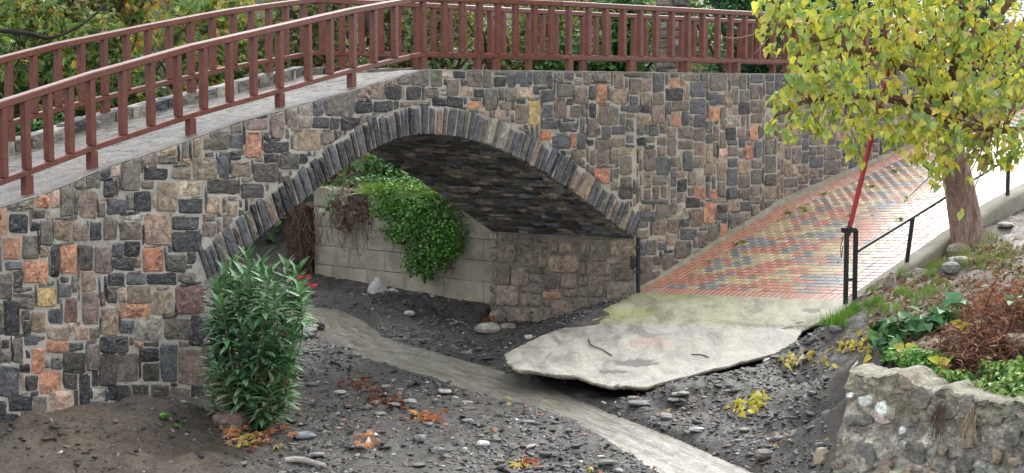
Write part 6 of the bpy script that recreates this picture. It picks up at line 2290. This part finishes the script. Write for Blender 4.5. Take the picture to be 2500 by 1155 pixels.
# ------------------------------------------------------------------ vegetation behind the bridge
def _b(c): return [tuple(min(.8, x * 1.45) for x in q) for q in c]
def bush(name, label, cat, x, y, z0, rad, nl, size, tmpl, cols, w=None, group=None, mat='leaf', stems=7, hang=.2):
    e = empty(name, (x, y, z0), label, cat, group)
    parts = []
    rx, ry, rz_ = rad
    nb = 9
    for k in range(nb):
        a = rng.uniform(0, 6.28); r = rng.uniform(.1, .75)
        c = (x + math.cos(a) * rx * r, y + math.sin(a) * ry * r, z0 + rz_ * rng.uniform(.25, 1.65))
        f = rng.uniform(.35, .55)
        parts.append(cloud(c, (rx * f, ry * f, rz_ * f), nl // nb, size, tmpl, np.array(cols) * rng.uniform(.75, 1.2), w, hang, shell=.4))
    V, F, C = merge(parts); mk('crown', V, F, M[mat], e, C, kind='stuff')
    mb = MB()
    for k in range(stems):
        P = [Vector((x + rng.uniform(-.2, .2), y + rng.uniform(-.2, .2), z0 - .4))]
        d = Vector((rng.uniform(-.6, .6), rng.uniform(-.5, .3), 1)).normalized()
        for _ in range(6):
            P.append(P[-1] + d * rz_ * .32); d = (d + Vector((rng.uniform(-.35, .35), rng.uniform(-.3, .3), rng.uniform(-.2, .1)))).normalized()
        V, F = tube(P, list(np.linspace(.06, .012, 7)), 6); mb.add(V, F, (.055, .042, .033))
    mb.build('branches', M['wood'], e)
    return e
PLN = [(.10, .17, .05), (.17, .25, .08), (.30, .32, .10), (.42, .26, .07), (.30, .15, .06), (.05, .10, .035)]
BRD = [(.04, .11, .03), (.07, .17, .045), (.11, .23, .07), (.025, .06, .02)]
CYP = [(.015, .075, .03), (.025, .11, .045), (.01, .045, .02)]
BB = [
 ('plane_sapling', 'yellowing plane foliage behind the far railing at the left border', -11.2, 33.5, 2.3, (2.0, 1.2, 1.9), 4200, .17, LOBED, PLN, [5, 4, 2, .45, .35, 4]),
 ('plane_sapling', 'plane foliage with orange-brown leaves behind the railing near the upper left', -8.6, 34.0, 2.4, (1.8, 1.2, 1.9), 4200, .17, LOBED, PLN, [4, 4, 3, .8, .6, 4]),
 ('oleander_shrub', 'dark green narrow leaved shrub low behind the left end of the far railing', -8.9, 29.8, 1.9, (2.0, .8, .9), 3600, .20, LANCE, [(.05, .13, .04), (.08, .19, .06), (.03, .08, .03)], None),
 ('oleander_shrub', 'green narrow leaved shrub right of the dark one behind the kerb', -5.6, 30.2, 2.2, (1.3, .8, .8), 2600, .18, LANCE, [(.06, .16, .05), (.10, .22, .07)], None),
 ('plane_sapling', 'mottled green and tan plane foliage left of the railing peak', -6.1, 34.6, 2.7, (1.8, 1.2, 1.8), 4200, .16, LOBED, PLN, [4, 4, 3.5, 1.6, 1.4, 3]),
 ('plane_sapling', 'dull green and brown thicket just left of the railing corner', -3.7, 34.2, 2.7, (1.5, 1.2, 1.8), 3600, .13, OVATE, [(.09, .14, .05), (.14, .19, .07), (.2, .16, .09), (.05, .05, .03)], None),
 ('thicket', 'shadowy brown-green thicket behind the railing corner', -1.7, 34.8, 2.9, (1.4, 1.1, 1.8), 3200, .12, OVATE, [(.07, .12, .04), (.13, .17, .06), (.2, .15, .09), (.03, .035, .02)], None),
 ('thicket', 'pale yellow-green thicket right of the railing corner', .2, 35.2, 3.0, (1.3, 1.1, 1.8), 3200, .12, OVATE, [(.14, .22, .06), (.22, .26, .09), (.2, .13, .08), (.06, .1, .04)], None),
 ('laurel_shrub', 'glossy green laurel behind the middle of the railing', 1.2, 33.8, 3.0, (1.2, .9, 1.2), 3200, .14, OVATE, BRD, None),
 ('laurel_shrub', 'dark glossy laurel left of the small stone pillar', 2.5, 34.6, 3.2, (1.0, .9, 1.5), 2800, .15, OVATE, BRD, None),
 ('thicket', 'reddish brown dry thicket high behind the laurels', 1.4, 38.0, 4.6, (2.2, 1.2, 1.6), 3200, .12, OVATE, [(.22, .12, .08), (.16, .14, .07), (.12, .17, .06)], None),
 ('cypress_hedge', 'dense dark green conifer right of the stone pillar', 5.0, 35.4, 3.3, (1.3, .9, 1.9), 6500, .09, SMALL, CYP, None),
 ('cypress_hedge', 'dense dark conifer behind the right half of the railing', 7.3, 36.4, 3.4, (1.5, .9, 1.9), 6500, .09, SMALL, CYP, None),
 ('cypress_hedge', 'dark conifer showing through the yellow tree', 10.2, 37.6, 3.6, (1.7, 1, 1.9), 5000, .10, SMALL, CYP, None),
 ('thicket', 'olive green brush on the slope beyond the yellow tree', 13.6, 42.5, 4.0, (2.2, 1, .8), 2200, .14, OVATE, BRD, None),
 ('thicket', 'mixed brush high on the slope at the upper left', -9.5, 38.5, 4.6, (3.2, 1.4, 2.3), 5200, .17, LOBED, PLN, None),
 ('thicket', 'mixed brush high on the slope behind the railing corner', -3.4, 38.6, 5.0, (3.0, 1.4, 2.2), 5200, .15, OVATE, [(.1, .16, .05), (.16, .2, .08), (.2, .15, .08), (.05, .07, .03)], None),
 ('plane_sapling', 'green and yellow plane foliage at the extreme upper left corner', -12.5, 36.5, 3.6, (2.0, 1.2, 2.0), 4200, .16, LOBED, PLN, [4, 4, 3, .8, .6, 3]),
 ('thicket', 'tan and green brush between the plane saplings', -10.0, 35.8, 3.2, (1.8, 1.0, 1.9), 3600, .14, OVATE, [(.12, .18, .06), (.2, .24, .1), (.26, .2, .12), (.06, .09, .04)], None),
 ('laurel_shrub', 'dark green brush above and behind the conifers', 5.5, 39.2, 4.8, (3.0, 1.4, 1.8), 4600, .13, OVATE, BRD, None),
 ('thicket', 'sparse brush beyond the top of the ramp at the far right', 17.5, 44, 4.2, (2.4, 1.2, .8), 2400, .15, OVATE, [(.12, .18, .06), (.2, .22, .09), (.06, .1, .04)], None),
]
for nm, lab, x_, y_, z_, rad, nl, sz_, tm, cols, w in BB:
    bush(nm, lab, 'conifer' if 'cypress' in nm else ('shrub' if nm != 'plane_sapling' else 'sapling'), x_, y_, z_, rad, int(nl * 1.5), sz_, tm, _b(cols), w)
# low growth covering the slope behind the bridge
n = 42000
x = nr.uniform(-19, 15, n); y = 31.5 + 17 * nr.uniform(0, 1, n) ** 1.2
k = ((y - .62 * x) > 27.5) & ~((x > 6) & (y < 36))
x, y = x[k], y[k]; n = len(x)
th = nr.uniform(0, 6.28, n)
P = np.stack([x, y, gz(x, y) + nr.uniform(0, .55, n)], 1)
V, F, C = scatter(OVATE[0], OVATE[1], P, frames(np.stack([np.cos(th), np.sin(th) - .3, nr.normal(.1, .5, n)], 1), np.stack([nr.normal(0, .5, n), nr.normal(-.5, .4, n), .8 + 0 * th], 1)), nr.uniform(.1, .22, n), cmix(n, [(.16, .28, .09), (.24, .35, .12), (.08, .15, .05), (.34, .29, .14), (.28, .18, .11)], [4, 3, 3, 1.2, 1.2]))
mk('undergrowth', V, F, M['leaf'], None, C, kind='stuff')
grass('grass', [gpt(rng.uniform(2110, 2330), rng.uniform(640, 770), .07) for _ in range(26)], 2400, .10, [(.16, .32, .06), (.24, .38, .09)], kind='stuff', spread=.9)
# dark bare branch at the upper left
V, F = tube(bezpts([at(-60, 70, 32), at(60, 80, 32), at(125, 92, 32.2), at(200, 60, 32.5), at(260, 10, 33)], 4), [.05] * 8 + [.03] * 9, 6)
tag(mk('bare_branch', V, F, M['wood'], None, (.035, .03, .028)), 'dark bare branch crossing the foliage at the upper left', 'branch')
V, F = tube(bezpts([at(930, 175, 33), at(925, 110, 33), at(905, 60, 33.2), at(890, -20, 33.4)], 4), .10, 7)
tag(mk('tree_trunk', V, F, M['wood'], None, (.04, .033, .028)), 'dark slender trunk behind the railing left of the corner', 'tree')
# small stone pillar behind
px0, py0 = at(1640, 100, 33.5)[:2]
pil = empty('stone_pillar', (px0, py0, 3.2), 'weathered pillar of rough pale stone blocks behind the railing', 'pillar')
z_ = 3.0; r = 0
while z_ < 6.2:
    h = rng.uniform(.12, .22)
    xs = [-.34, rng.uniform(-.12, .12), .34]
    for a_, b_ in zip(xs[:-1], xs[1:]):
        f2 = lambda p_, q_, o_: (px0 + p_, py0 - .3 - o_, q_)
        Vq, Fq = stone_geo([(a_ + .012, z_ + .012), (b_ - .012, z_ + .012), (b_ - .012, z_ + h - .012), (a_ + .012, z_ + h - .012)], f2, .04, .01, .15, -.3)
        mk('block', Vq, Fq, M['stone'], pil, tuple(x * .6 for x in scol(rng.choice('LTGGL'))))
    z_ += h; r += 1
V, F = bar((px0, py0, 2.8), (px0, py0, 6.2), .62, .55, up=(0, 1, 0)); mk('core', V, F, M['mortar'], pil)
